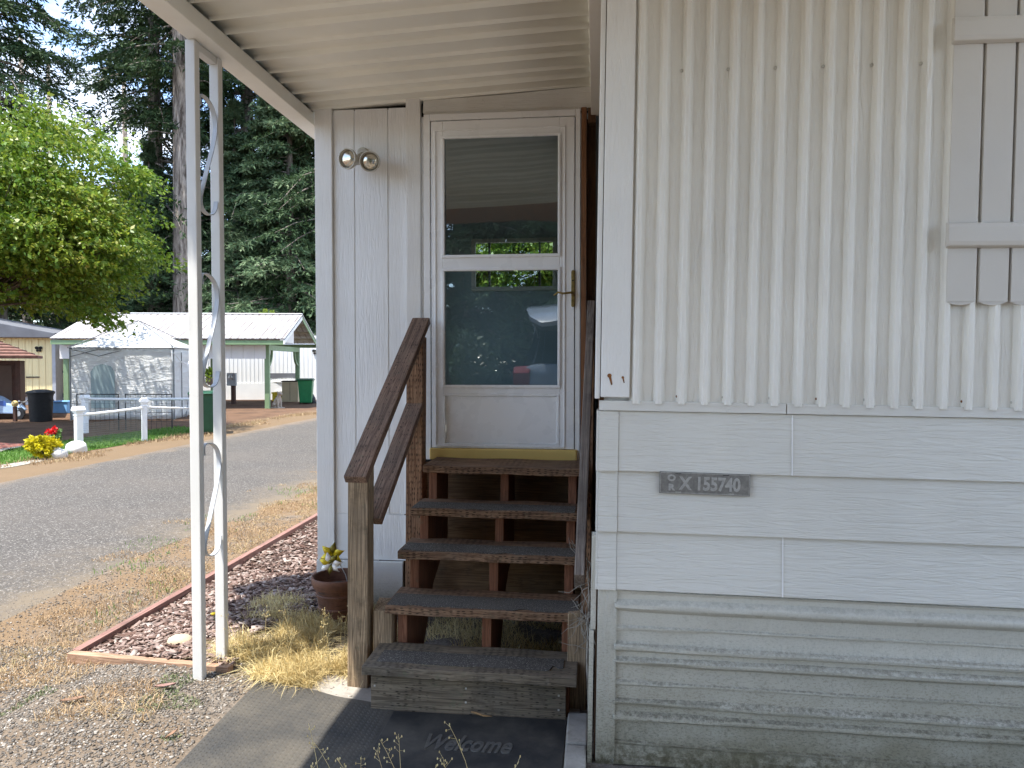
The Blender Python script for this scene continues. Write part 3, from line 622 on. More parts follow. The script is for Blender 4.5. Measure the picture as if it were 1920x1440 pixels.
# twig on the mat, fallen leaves
tw = MB().tube([gnd(884,1335,.026), gnd(893,1337,.034), gnd(906,1342,.030), gnd(922,1343,.027)], [.0035,.0045,.0035,.002], 7).build('twig', plain('twig_bark', (.30,.17,.07), .8, 0, .3, 60), None, smooth=True)
tag(tw, 'small curved brown twig lying at the top edge of the welcome mat', 'twig')
m_dl = plain('dead_leaf', (.20,.115,.07), .7, 0, .35, 30); m_dl2 = plain('pink_leaf', (.25,.14,.115), .7, 0, .3, 30)
for px, py, s, a, lab, m in ((310,1293,.055,.1,'reddish fallen leaf on the gravel just left of the ornamental post foot',m_dl2), (137,1319,.062,.25,'curled orange brown fallen leaf on the gravel nearest the lower left corner',m_dl), (322,1385,.03,1.1,'small tan fallen leaf beside the diamond tread mat',m_dl)):
    p = gndz(px, py); n_ = 8; vv = []
    for k in range(n_+1):
        u = k/n_; wv = math.sin(PI*u)**.8*s*.24
        for q in (-1, 0, 1): vv.append(p+Vector((math.cos(a)*(u-.5)*s*1.6-math.sin(a)*q*wv, math.sin(a)*(u-.5)*s*1.6+math.cos(a)*q*wv, .010+.012*u*u+abs(q)*.007)))
    o = MB().add(vv, [(k*3+j, k*3+j+1, k*3+4+j, k*3+3+j) for k in range(n_) for j in range(2)]).build('fallen_leaf', m, None, solid=.0008, smooth=True)
    tag(o, lab, 'leaf', 'fallen leaves on the gravel')
# concrete beside the mat
m_conc = plain('concrete', (.34,.32,.285), .9, 0, .28, 9, .5, 90, .2, .5)
cb = thing('concrete_block', (-.05, 2.6, 0), 'pale concrete edging blocks between the welcome mat and the mobile home', 'concrete block')
MB().box((-.104, 2.665, -.02), (-.028, 2.90, .030)).build('block', m_conc, cb, bevel=.006); MB().box((-.104, 2.02, -.02), (-.030, 2.657, .026)).build('block', m_conc, cb, bevel=.006)
# timber edging of the bark bed
eA, eB, eC = gndz(132,1222,.05), gndz(432,1240,.05), gndz(600,962,.04)
m_ered = wood('red_edging', (.18,.09,.072), (.32,.175,.145), 'x', False, .8, .0); m_etan = wood('tan_edging', (.24,.13,.075), (.46,.29,.19), 'x', False, .8, .0)
def edging(a, b, m, lab, w=.04):
    a = Vector(a); b = Vector(b); d = (b-a); L = d.length; n_ = max(2, int(L/.25)); rz = math.atan2(d.y, d.x); vv = []
    for k in range(n_+1):
        p = a+d*(k/n_); g0 = gz(a.x, a.y)*(1-k/n_)+(gz(b.x, b.y)-.02)*(k/n_)
        lx = L*k/n_
        vv += [(lx, -w/2, g0-.05-a.z), (lx, w/2, g0-.05-a.z), (lx, w/2, g0+.05-a.z), (lx, -w/2, g0+.05-a.z)]
    o = MB().add(vv, [(k*4+j, k*4+(j+1)%4, k*4+4+(j+1)%4, k*4+4+j) for k in range(n_) for j in range(4)]+[(3,2,1,0), tuple(n_*4+j for j in range(4))]).build('timber_edging', m, None, bevel=.003, local=True)
    o.location = a; o.rotation_euler = (0,0,rz); return tag(o, lab, 'edging', 'timber edging of the bark bed')
eA = Vector((eA.x, eA.y, 0)); eB = Vector((eB.x, eB.y, 0)); dirC = (Vector((eC.x, eC.y, 0))-eA); eD = eA+dirC*1.9
edging(eA+Vector((.0,-.0,0)), eB, m_etan, 'tan timber edging board across the near end of the bark bed')
edging(eA+Vector((.01,.025,0)), eD, m_ered, 'long reddish timber edging board between bark bed and dry verge')
# ------------------------------------------------------------------ terracotta pot with a pinwheel
g = NG('terracotta'); co = g.coord(); z_ = g.sep(g.n('TexCoord').outputs['Object'])[2]
cc = g.mix(g.ramp(g.noise(co, 8, 7, .65), [(.35, 0), (.7, 1)]), (.085,.036,.022), (.175,.078,.044)); cc = g.mix(g.ramp(g.noise(g.coord((1,1,5)), 16, 8, .75), [(.54, 0), (.66, 1)]), cc, (.045,.022,.015))
m_terra = g.done(cc, .62, 0, g.bump(g.noise(co, 70, 6), .35, .004), .35)
pc = Vector((-1.335, 3.76, 0)); pc.z = gz(pc.x, pc.y)
pot = thing('flower_pot', pc, 'brown terracotta flower pot with ringed sides on dry grass left of the steps', 'flower pot')
pr_ = [(.0001,0),(.088,0),(.091,.006),(.098,.05),(.104,.085),(.108,.088),(.108,.096),(.105,.10),(.115,.155),(.119,.158),(.120,.166),(.117,.170),(.122,.196),(.134,.200),(.140,.222),(.142,.244),(.139,.252),(.133,.2535),(.128,.249),(.125,.23),(.118,.19),(.0001,.188)]
MB().lathe(pr_, pc, 48).build('pot_body', m_terra, pot, smooth='auto')
soil = MB(); 
MB().ball(pc+Vector((0,0,.186)), (.117,.117,.012), 20, 8, .12, 3).build('soil', plain('soil', (.055,.04,.03), .95, 0, .4, 60, .6, 120), pot, smooth=True)
pw = thing('pinwheel', pc+Vector((.05,.0,.19)), 'small metal flower pinwheel with yellow and white petals on a thin rod in the pot', 'pinwheel')
hub = at(625, 1038, pc.y-.01); hub2 = at(622, 1050, pc.y-.03)
m_yel = plain('yellow_foil', (.62,.46,.02), .3, .35, .2, 60); m_olv = plain('olive_foil', (.20,.17,.03), .3, .5, .3, 60); m_wht = plain('white_foil', (.78,.74,.68), .35, .1, .08, 60)
MB().tube([pc+Vector((.065,-.02,.17)), at(648,1078,pc.y), hub+Vector((0,.012,0))], .0028, 8).build('rod', plain('rod_grey', (.45,.46,.46), .4, .4), pw, smooth=True)
def petals(c, n, R_, tilt, off, ms, nm):
    for k in range(n):
        a = 2*PI*k/n+off; d = Vector((math.cos(a), -.25, math.sin(a)*.92)); s_ = Vector((-math.sin(a), 0, math.cos(a)))
        vv = []
        for i in range(5):
            u = i/4; wv = R_*.30*min((u+.08)/.45, (1.0-u)/.55)
            p = c+d*(R_*u)+Vector((0, -.016*math.sin(u*PI)+tilt*u, 0)); vv += [p-s_*wv, p+Vector((0,-.006,0)), p+s_*wv+Vector((0,-.012*u,0))]
        MB().add(vv, [(i*3+j, i*3+j+1, i*3+4+j, i*3+3+j) for i in range(4) for j in range(2)]).build(nm, ms[k % len(ms)], pw, solid=.0006, smooth=True)
petals(hub, 6, .070, .012, .35, [m_yel, m_olv, m_yel], 'petal'); petals(hub2+Vector((.004,-.01,-.012)), 7, .064, .01, .1, [m_wht, m_olv, m_wht, m_yel], 'petal')
MB().ball(hub2+Vector((0,-.026,0)), .011, 10, 8).build('hub', m_olv, pw, smooth=True)
# rock and dandelion in the bed
m_tan = plain('tan_rock', (.42,.35,.24), .9, 0, .15, 14, .5, 60)
p = gndz(338, 1210); o = MB().ball(Vector((0,0,.018)), (.062,.05,.032), 14, 9, .07, 5).build('rock', m_tan, None, smooth=True, local=True); o.location = p; tag(o, 'smooth tan rock in the bark bed behind the tan edging board', 'rock')
p = gndz(401, 1172); dn = thing('dandelion', p, 'single small yellow dandelion flower between the two legs of the ornamental post', 'flower')
MB().tube([p, p+Vector((.003,0,.03)), p+Vector((0,-.004,.055))], .0018, 6).build('stem', plain('stem_green', (.12,.22,.04), .6), dn)
MB().lathe([(.004,0),(.012,.004),(.014,.008),(.009,.012),(.0001,.012)], p+Vector((0,-.004,.053)), 14).build('flower_head', plain('dandelion_yellow', (.80,.58,.01), .6), dn)
# dried weed behind the right handrail
dw = MB(); rr = random.Random(4)
for k in range(46):
    b = Vector((rr.uniform(-.045,-.012), rr.uniform(2.70,3.0), rr.uniform(.35,.62))); d = Vector((rr.uniform(-.4,.25), rr.uniform(-.5,.3), rr.uniform(-.6,1))).normalized()
    pts = [b]; 
    for i in range(4): pts.append(pts[-1]+d*.03+Vector((rr.uniform(-.012,.012), rr.uniform(-.012,.012), rr.uniform(-.015,.015))))
    dw.tube(pts, [.002,.0017,.0014,.001,.0007], 4)
dw.tube([Vector((-.02,2.9,0)), Vector((-.03,2.88,.25)), Vector((-.022,2.86,.5)), Vector((-.03,2.84,.66))], [.006,.005,.004,.002], 6)
tag(dw.build('dried_weed', plain('dried_weed', (.34,.31,.26), .9, 0, .3, 30), None), 'tangle of grey dried weed stems between right handrail and mobile home corner', 'weed')
# ------------------------------------------------------------------ ground, road, bed, lawn
def axis_pts(dense0, dense1, step, far):
    a = list(np.arange(dense0, dense1+1e-6, step)); s = step; x = a[-1]
    while x < far: s *= 1.5; x += s; a.append(x)
    s = step; x = a[0]; b = []
    while x > -far: s *= 1.5; x -= s; b.append(x)
    return np.array(b[::-1]+a)
def grid(xs, ys, z): 
    X_, Y_ = np.meshgrid(xs, ys); V = np.stack([X_.ravel(), Y_.ravel(), z(X_, Y_).ravel()], 1); nx = len(xs); i = np.arange(len(ys)-1)[:, None]*nx+np.arange(nx-1)[None]
    i = i.ravel(); return V, np.stack([i, i+1, i+nx+1, i+nx], 1)
def poly_sheet(name, pts, dz, mat, kind='structure', step=.12, follow=True):
    bm = bmesh.new(); vs_ = [bm.verts.new((x, y, 0)) for x, y in pts]; bm.faces.new(vs_)
    bmesh.ops.triangulate(bm, faces=bm.faces[:])
    if step:
        for _ in range(9):
            es = [e for e in bm.edges if e.calc_length() > step]
            if not es or len(bm.faces) > 40000: break
            bmesh.ops.subdivide_edges(bm, edges=es, cuts=1); bmesh.ops.triangulate(bm, faces=[f for f in bm.faces if len(f.verts) > 3])
    for v in bm.verts: v.co.z = gz(v.co.x, v.co.y)+dz
    bmesh.ops.recalc_face_normals(bm, faces=bm.faces); me = bpy.data.meshes.new(name); bm.to_mesh(me); bm.free()
    if me.polygons and me.polygons[0].normal.z < 0: me.flip_normals()
    me.materials.append(mat); o = bpy.data.objects.new(name, me); COL.objects.link(o); o['kind'] = kind; return o
g = NG('ground'); P_ = g.n('TexCoord').outputs['Object']; co = g.coord(); X_, Y_, Z_ = g.sep(P_)[:3]
peb = g.n('TexVoronoi', Vector=co, Scale=62.0); peb2 = g.n('TexVoronoi', Vector=co, Scale=140.0)
cg = g.mix(g.ramp(g.sep(peb.outputs['Color'])[0], [(0, 0), (1, 1)]), (.10,.09,.08), (.25,.222,.19)); cg = g.mix(.4, cg, g.mix(g.sep(peb2.outputs['Color'])[1], (.045,.04,.036), (.22,.195,.168)))
cg = g.mix(g.math('MULTIPLY', g.ramp(g.noise(co, 2.6, 6, .65), [(.42, 0), (.62, 1)]), .65), cg, (.135,.105,.078))
straw = g.mix(g.ramp(g.noise(g.coord((1,1,1)), 85, 5, .75), [(.35, 0), (.7, 1)]), (.105,.065,.034), (.29,.195,.105))
wob = g.math('MULTIPLY', g.math('SUBTRACT', g.noise(co, 1.3, 6, .65), .5), 1.3); xw = g.math('ADD', X_, wob)
m1 = g.math('MULTIPLY', g.mr(xw, -3.6, -3.35), g.mr(xw, -2.15, -2.5)); m1.node.use_clamp = True
m1 = g.math('MULTIPLY', m1, g.mr(Y_, 2.3, 2.9)); m1.node.use_clamp = True
patch = g.ramp(g.noise(co, 2.1, 5, .6), [(.36, 0), (.56, 1)])
near = g.math('MULTIPLY', g.mr(Y_, 3.9, 3.2), g.mr(X_, -1.0, -1.25)); near.node.use_clamp = True
m1 = g.math('MAXIMUM', g.math('MULTIPLY', m1, g.math('ADD', .35, g.math('MULTIPLY', patch, .65))), g.math('MULTIPLY', near, g.math('MULTIPLY', patch, .45)))
c = g.mix(g.math('MULTIPLY', m1, .82), cg, straw)
lit = g.mix(g.ramp(g.noise(co, 1.7, 8, .7), [(.35, 0), (.68, 1)]), (.065,.038,.025), (.17,.098,.062)); lit = g.mix(g.math('MULTIPLY', g.ramp(g.noise(co, 30, 7, .8), [(.5, 0), (.68, 1)]), .7), lit, (.24,.17,.10))
verge = g.ramp(g.mr(xw, -8.5, -7.3), [(0, 0), (.5, 1), (1, 1)])
lit = g.mix(g.math('MULTIPLY', verge, .8), lit, (.175,.125,.075))
fm = g.mr(X_, -6.2, -6.9); c = g.mix(fm, c, lit)
far = g.mr(Y_, 20, 24); c = g.mix(far, c, lit)
hb = g.math('ADD', g.math('MULTIPLY', peb.outputs['Distance'], -.6), g.math('MULTIPLY', g.noise(co, 90, 5, .7), .8))
m_ground = g.done(c, .95, 0, g.bump(hb, .8, .012), .15)
xs = axis_pts(-3.6, .2, .1, 320); ys = axis_pts(1.4, 5.4, .1, 420)
V, F = grid(xs, ys, gzv); gr_ = np_mesh2('ground', V, F, m_ground, True); gr_['kind'] = 'structure'
# road
g = NG('asphalt'); co = g.coord(); v1 = g.n('TexVoronoi', Vector=co, Scale=120.0); v2 = g.n('TexVoronoi', Vector=co, Scale=105.0)
c = g.mix(g.sep(v1.outputs['Color'])[0], (.046,.042,.038), (.108,.099,.090)); c = g.mix(g.ramp(g.sep(v2.outputs['Color'])[1], [(.88, 0), (.93, .8)]), c, (.26,.245,.225))
c = g.mix(g.math('MULTIPLY', g.ramp(g.noise(co, .8, 6, .65), [(.4, 0), (.68, 1)]), .4), c, (.125,.108,.092))
xw = g.math('ADD', g.sep(g.n('TexCoord').outputs['Object'])[0], g.math('MULTIPLY', g.math('SUBTRACT', g.noise(co, 1.6, 8, .7), .5), 1.5))
c = g.mix(g.math('MAXIMUM', g.math('MULTIPLY', g.mr(xw, -3.9, -3.2), g.ramp(g.noise(co, 26, 6, .75), [(.38, 0), (.6, 1)])), g.mr(xw, -3.50, -3.18)), c, (.155,.125,.09))
c = g.mix(g.math('MULTIPLY', g.mr(xw, -6.6, -7.15), .85), c, (.20,.15,.10))
m_road = g.done(c, .88, 0, g.bump(g.math('ADD', v1.outputs['Distance'], g.noise(co, 150, 3)), .6, .006), .25)
rr = random.Random(2); L_ = []; R_ = []
for k in range(90):
    y = -30+k*1.3
    R_.append((-3.08+.10*math.sin(y*.9)+rr.uniform(-.06,.06)-.012*max(0, y-5), y)); L_.append((-6.98-.016*max(0, y-8)+.05*math.sin(y*.7)+rr.uniform(-.05,.05), y))
V = []
for (xr, y), (xl, _) in zip(R_, L_):
    for x, z in ((xr, -.012), (xr-.12, .004), (xr-.9, .006), (xl+.9, .006), (xl+.12, .004), (xl, -.012)): V.append((x, y, gz(x, y)+z))
F = np.array([(k*6+j, k*6+6+j, k*6+7+j, k*6+1+j) for k in range(len(R_)-1) for j in range(5)]); rd_ = np_mesh2('road', np.array(V), F[:, ::-1].copy(), m_road, True); rd_['kind'] = 'structure'
# bark bed
g = NG('bark_base'); co = g.coord(); c = g.mix(g.ramp(g.noise(co, 26, 8, .75), [(.35, 0), (.68, 1)]), (.04,.021,.015), (.15,.10,.078)); c = g.mix(g.ramp(g.noise(co, 60, 4, .7), [(.55, 0), (.7, 1)]), c, (.24,.19,.16))
m_bed = g.done(c, .95, 0, g.bump(g.noise(co, 55, 6, .7), .9, .015), .1)
bed = [(eA.x+.03, eA.y+.02), (eB.x, eB.y+.02), (-1.66, 3.42), (-1.52, 3.72), (-1.46, 4.0), (-1.555, 4.02), (-1.56, 8.5), (-1.6, 14), (eD.x+.02, eD.y), (eC.x+.02, eC.y)]
poly_sheet('bark_bed', bed, .006, m_bed, step=.09)
m_padc = plain('concrete_pad', (.30,.275,.24), .9, 0, .22, 7, .4, 80, .2, .45)
poly_sheet('concrete_pad', [(-1.27,2.93),(-1.17,3.12),(-1.03,3.17),(-.8,3.14),(-.06,3.12),(-.06,2.2),(-1.2,2.2)], .004, m_padc)
g = NG('lawn'); co = g.coord(); c = g.mix(g.ramp(g.noise(co, 24, 7, .75), [(.35, 0), (.7, 1)]), (.035,.085,.012), (.115,.22,.035)); m_lawn = g.done(c, .9, 0, g.bump(g.noise(co, 60, 5, .7), .9, .02), .2)
lawn = [(-8.15,8.2),(-8.02,10),(-7.94,12.5),(-7.98,14.6),(-9.0,15.3),(-9.35,12.8),(-9.4,11.3),(-8.9,9.6),(-9.2,8.0)]
poly_sheet('lawn', lawn, .008, m_lawn, step=.5)
g = NG('brick_path'); bt = g.n('TexBrick', Vector=g.coord((4.5,4.5,4.5)), Scale=1.0, Color1=(.36,.12,.085,1), Color2=(.27,.085,.06,1), Mortar=(.25,.2,.16,1))
m_bp = g.done(bt.outputs[0], .85, 0, None, .2)
poly_sheet('brick_path', [(-12.5,11.2),(-9.55,11.05),(-9.5,11.75),(-12.5,12.1)], .012, m_bp, step=0)
g = NG('white_pebbles'); v1 = g.n('TexVoronoi', Vector=g.coord(), Scale=45.0); m_wp = g.done(g.mix(g.sep(v1.outputs['Color'])[0], (.20,.18,.145), (.42,.39,.34)), .9, 0, g.bump(v1.outputs['Distance'], .8, -.02), .2)
poly_sheet('pebble_strip', [(-8.95,8.0),(-8.25,8.2),(-8.05,9.4),(-8.0,10.05),(-7.8,10.0),(-7.75,9.2),(-7.95,8.0)], .006, m_wp, step=0)
poly_sheet('pebble_border', [(-9.5,10.75),(-9.1,9.9),(-8.92,9.7),(-9.38,11.0),(-9.42,11.6),(-9.6,11.6)], .010, m_wp, step=0)
# ------------------------------------------------------------------ scatter helpers
def rotm(n, rng, tilt=PI):
    a = rng.uniform(0, 2*PI, n); b = rng.uniform(-tilt, tilt, n); c2 = rng.uniform(-tilt, tilt, n)
    ca, sa, cb, sb, cc, s2 = np.cos(a), np.sin(a), np.cos(b), np.sin(b), np.cos(c2), np.sin(c2)
    Rz = np.zeros((n,3,3)); Rz[:,0,0]=ca; Rz[:,0,1]=-sa; Rz[:,1,0]=sa; Rz[:,1,1]=ca; Rz[:,2,2]=1
    Rx = np.zeros((n,3,3)); Rx[:,0,0]=1; Rx[:,1,1]=cb; Rx[:,1,2]=-sb; Rx[:,2,1]=sb; Rx[:,2,2]=cb
    Ry = np.zeros((n,3,3)); Ry[:,0,0]=cc; Ry[:,0,2]=s2; Ry[:,1,1]=1; Ry[:,2,0]=-s2; Ry[:,2,2]=cc
    return Rz @ Rx @ Ry
OCT = np.array([(1,0,0),(-1,0,0),(0,1,0),(0,-1,0),(0,0,1),(0,0,-1)], float); OF = np.array([(0,2,4),(2,1,4),(1,3,4),(3,0,4),(2,0,5),(1,2,5),(3,1,5),(0,3,5)])
CUB = np.array([(1,.8,.9),(-1,.9,1),(-.9,-1,.8),(.9,-.8,1),(.9,1,-.8),(-.8,.9,-1),(-1,-.9,-.9),(1,-1,-.8)], float)*.75; CF = np.array([(0,1,2,3),(7,6,5,4),(0,4,5,1),(1,5,6,2),(2,6,7,3),(3,7,4,0)])
def lumps(name, pts, scl, rot, mat, label, shape='oct', kind='stuff', jit=.25, rng=RNG):
    base, fc = (OCT, OF) if shape == 'oct' else (CUB, CF); n = len(pts); k = len(base)
    V = base[None]*(1+rng.uniform(-jit, jit, (n,k,1)))*scl[:,None,:]; V = np.einsum('nij,nkj->nki', rot, V)+pts[:,None,:]
    F = (np.arange(n)[:,None,None]*k+fc[None]).reshape(-1, fc.shape[1]); o = np_mesh2(name, V.reshape(-1,3), F, mat); tag(o, label, None, None, kind); return o
def inpoly(P, poly):
    x, y = P[:,0], P[:,1]; c = np.zeros(len(P), bool); n = len(poly)
    for i in range(n):
        x0, y0 = poly[i]; x1, y1 = poly[(i+1) % n]; t = ((y0 > y) != (y1 > y)) & (x < (x1-x0)*(y-y0)/((y1-y0) or 1e-9)+x0); c ^= t
    return c
def pts_in(n, x0, x1, y0, y1, mask=None, rng=RNG):
    P = np.stack([rng.uniform(x0, x1, n), rng.uniform(y0, y1, n)], 1)
    if mask is not None: P = P[mask(P)]
    return np.column_stack([P, gzv(P[:,0], P[:,1])])
def vnoise(P, s, seed=0):                # cheap value noise on x, y
    q = P[:,:2]*s; i = np.floor(q).astype(int); f = q-i; f = f*f*(3-2*f)
    h = lambda a, b: (np.sin(a*127.1+b*311.7+seed*74.7)*43758.5453) % 1
    return (h(i[:,0],i[:,1])*(1-f[:,0])+h(i[:,0]+1,i[:,1])*f[:,0])*(1-f[:,1])+(h(i[:,0],i[:,1]+1)*(1-f[:,0])+h(i[:,0]+1,i[:,1]+1)*f[:,0])*f[:,1]
matpoly = [(c_[0].x-.01, 2.0), (c_[0].x-.01, 2.99), (-1.05, 2.95), (-.75, 2.89), (-.05, 2.89), (-.05, 2.0)]
# gravel
g = NG('gravel'); gi = g.n('NewGeometry').outputs['Random Per Island']
m_grav = g.done(g.ramp(gi, [(0, (.07,.063,.057)), (.5, (.15,.134,.116)), (.85, (.245,.218,.188)), (1, (.42,.385,.34))]), .85, 0, g.bump(g.noise(g.coord(), 300, 3), .4, .002), .3)
okg = lambda P: ~inpoly(P, bed) & ~inpoly(P, matpoly) & (vnoise(P, 2.2, 1) > .22)
P = pts_in(30000, -3.3, -.95, 2.15, 3.35, okg); s = RNG.uniform(.0018, .0055, (len(P),1))*RNG.choice([1,1,1,1.5], (len(P),1))*np.array([[1,.8,.55]]); s *= RNG.uniform(.7,1.3,s.shape); P[:,2] += s[:,2]*.4
lumps('gravel', P, s, rotm(len(P), RNG, .5), m_grav, 'loose grey and brown gravel on the ground in front of the bark bed', 'cube')
P = pts_in(14000, -4.3, -2.3, 2.6, 6.5, lambda P: ~inpoly(P, bed)); s = RNG.uniform(.002, .0055, (len(P),1))*np.array([[1,.8,.5]]); P[:,2] += .004
lumps('road_grit', P, s, rotm(len(P), RNG, .4), m_grav, 'fine loose grit along the near edge of the road', 'cube')
# bark chips
g = NG('bark_chip'); gi = g.n('NewGeometry').outputs['Random Per Island']
m_chip = g.done(g.ramp(gi, [(0, (.055,.027,.02)), (.25, (.125,.074,.056)), (.5, (.20,.142,.118)), (.8, (.28,.205,.175)), (1, (.38,.325,.285))]), .85, 0, g.bump(g.noise(g.coord(), 160, 5), .5, .003), .25)
def bedp(n, y0, y1): return pts_in(n, -2.7, -1.35, y0, y1, lambda P: inpoly(P, bed))
for_ = [bedp(17000, 3.0, 4.6), bedp(14000, 4.6, 8.2)]; P = np.concatenate(for_); n = len(P); L_ = RNG.gamma(2.5, .0052, n)+.006
L_ = np.minimum(L_, .06); s = np.stack([L_, L_*RNG.uniform(.22,.5,n), L_*RNG.uniform(.07,.16,n)], 1); P[:,2] += .010+RNG.uniform(0,.014,n)
lumps('bark_chips', P, s, rotm(n, RNG, .38), m_chip, 'reddish grey bark chips covering the planting bed', 'cube')
# grass blades
def blades(name, P, h0, h1, w, lean, mat, label, rng=RNG, wind=(0,0)):
    n = len(P); a = rng.uniform(0, 2*PI, n); h = rng.uniform(h0, h1, n)*rng.choice([1,1,1,.6,1.35], n); r = rng.uniform(.1, lean, n); l = r*h; d = np.stack([np.cos(a)*l+wind[0]*h, np.sin(a)*l+wind[1]*h], 1)
    b = rng.uniform(0, 2*PI, n); sx, sy = np.cos(b)*w*.5, np.sin(b)*w*.5; Z = np.zeros(n); k = rng.uniform(-.25, .25, (n,2))*h[:,None]
    base = P; mid = P+np.stack([d[:,0]*.45+k[:,0]*.5, d[:,1]*.45+k[:,1]*.5, h*np.clip(.72-.25*r, .12, 1)], 1); tip = P+np.stack([d[:,0], d[:,1], h*np.clip(1.02-.50*r, .06, 1)], 1); S = np.stack([sx, sy, Z], 1)
    V = np.stack([base-S, base+S, mid+S*.8, mid-S*.8, tip+S*.1, tip-S*.1], 1).reshape(-1,3); i = np.arange(n)[:,None]*6
    F = np.concatenate([i+np.array([[0,1,2,3]]), i+np.array([[3,2,4,5]])]); o = np_mesh2(name, V, F, mat); tag(o, label, None, None, 'stuff'); return o
m_straw = leafmat('straw', [(.27,.20,.09), (.47,.365,.165), (.69,.56,.28), (.80,.69,.39), (.41,.39,.14)], .3, .6, 3)
m_tang = leafmat('tan_grass', [(.18,.108,.058), (.325,.21,.112), (.45,.33,.19), (.24,.22,.095)], .2, .7, 2)
m_green = leafmat('green_grass', [(.05,.12,.015), (.10,.21,.03), (.17,.28,.05)], .3, .5, 3)
m_weed = leafmat('grey_weed', [(.10,.13,.06), (.17,.20,.10), (.24,.25,.13)], .2, .7, 3)
tuft = lambda P, s, t, sd: vnoise(P, s, sd)+.45*vnoise(P, s*2.7, sd+3) > t
A = pts_in(26000, -1.68, -1.0, 2.98, 3.72, lambda P: tuft(P, 5, .55, 2) & ~inpoly(P, matpoly) & ~((P[:,0] > -1.18) & (P[:,1] < 3.15)) & ~((P[:,0] < -1.45) & (P[:,1] < 3.12)) & ((P[:,0]+1.335)**2+(P[:,1]-3.76)**2 > .012))
blades('straw_grass', A, .03, .105, .0030, 1.75, m_straw, 'tall dry straw coloured grass between the ornamental post and the steps', wind=(-.1,-.2))
A = pts_in(9000, -1.85, -1.15, 3.62, 4.15, lambda P: tuft(P, 4, .6, 4) & ((P[:,0]+1.335)**2+(P[:,1]-3.76)**2 > .012) & (P[:,1] < 4.0))
blades('straw_patch', A, .03, .09, .003, 1.75, m_straw, 'dry straw grass around the flower pot')
A = pts_in(9000, -3.4, -1.6, 2.55, 3.32, lambda P: tuft(P, 2.6, .64, 7) & ~inpoly(P, bed) & ~((P[:,0] > -1.72) & (P[:,1] > 2.85)))
blades('tan_grass', A, .012, .05, .003, 1.8, m_tang, 'short tan grass on the gravel near the lower left corner')
A = pts_in(90000, -3.75, -2.52, 3.2, 16, lambda P: (tuft(P, 2.6, .60+.45*np.clip((-2.95-P[:,0])/.7,0,1), 9)) & (P[:,0] < -2.545+(-.011)*(P[:,1]-3.3)))
blades('dry_verge', A, .010, .033, .0035, 1.6, m_tang, 'dry tan grass verge between the bark bed and the road')
A = pts_in(6000, -3.6, -2.5, 3.0, 12, lambda P: (tuft(P, 1.9, .98, 21)) & (P[:,0] < -2.56))
blades('green_tufts', A, .015, .05, .004, .95, m_green, 'scattered green grass tufts in the dry verge')
A = pts_in(9000, -2.3, -1.45, 2.3, 2.95, lambda P: tuft(P, 3, .80, 12) & ~inpoly(P, matpoly))
blades('low_weeds', A, .004, .016, .005, 1.0, m_weed, 'low grey green weeds spreading over the gravel beside the diamond mat')
A = pts_in(5500, -.86, -.06, 3.12, 3.95, lambda P: tuft(P, 4, .55, 14))
blades('straw_under_steps', A, .02, .09, .003, 1.8, m_straw, 'dry grass lying under the open steps')
A = pts_in(16000, -9.4, -7.9, 8, 15.3, lambda P: inpoly(P, lawn))
blades('lawn_grass', A, .02, .06, .010, .9, m_green, 'bright green lawn strip around the white posts')
A = pts_in(8000, -8.1, -7.3, 8.6, 20, lambda P: tuft(P, 1.5, .6, 17) & (P[:,0] < -7.45-.016*(P[:,1]-8)+.25*np.sin(P[:,1]*2)))
blades('far_verge', A, .02, .07, .009, .95, m_tang, 'tan dry verge on the far side of the road')
mb = MB(); rr = random.Random(9); hd = MB()
for k in range(30):
    if k < 16: b = Vector((rr.uniform(-.95,-.16), rr.uniform(2.13,2.26), .018))
    else: b = Vector((rr.uniform(-1.58,-1.12), rr.uniform(3.05,3.62), 0)); b.z = gz(b.x, b.y)
    h = rr.uniform(.10,.25) if k < 16 else rr.uniform(.14,.26); dx, dy = rr.uniform(-.06,.06), rr.uniform(-.03,.05)
    pts = [b+Vector((dx*u*u*1.4, dy*u*u, h*u)) for u in (0,.3,.6,.85,1)]; mb.tube(pts, [.0011,.0010,.0009,.0007,.0005], 4)
    for q in range(rr.randint(5,9)):
        u = rr.uniform(.68,1.0); p = b+Vector((dx*u*u*1.4, dy*u*u, h*u)); e = p+Vector((rr.uniform(-.02,.02), rr.uniform(-.02,.02), rr.uniform(.002,.02)))
        mb.tube([p, e], [.0006,.0004], 3); hd.ball(e, (.0022,.0022,.0042), 5, 4)
mb.add(hd.v, hd.f); tag(mb.build('grass_stems', m_straw, None), 'thin dry grass stems with seed heads standing in front of the mat and the pot', None, None, 'stuff')
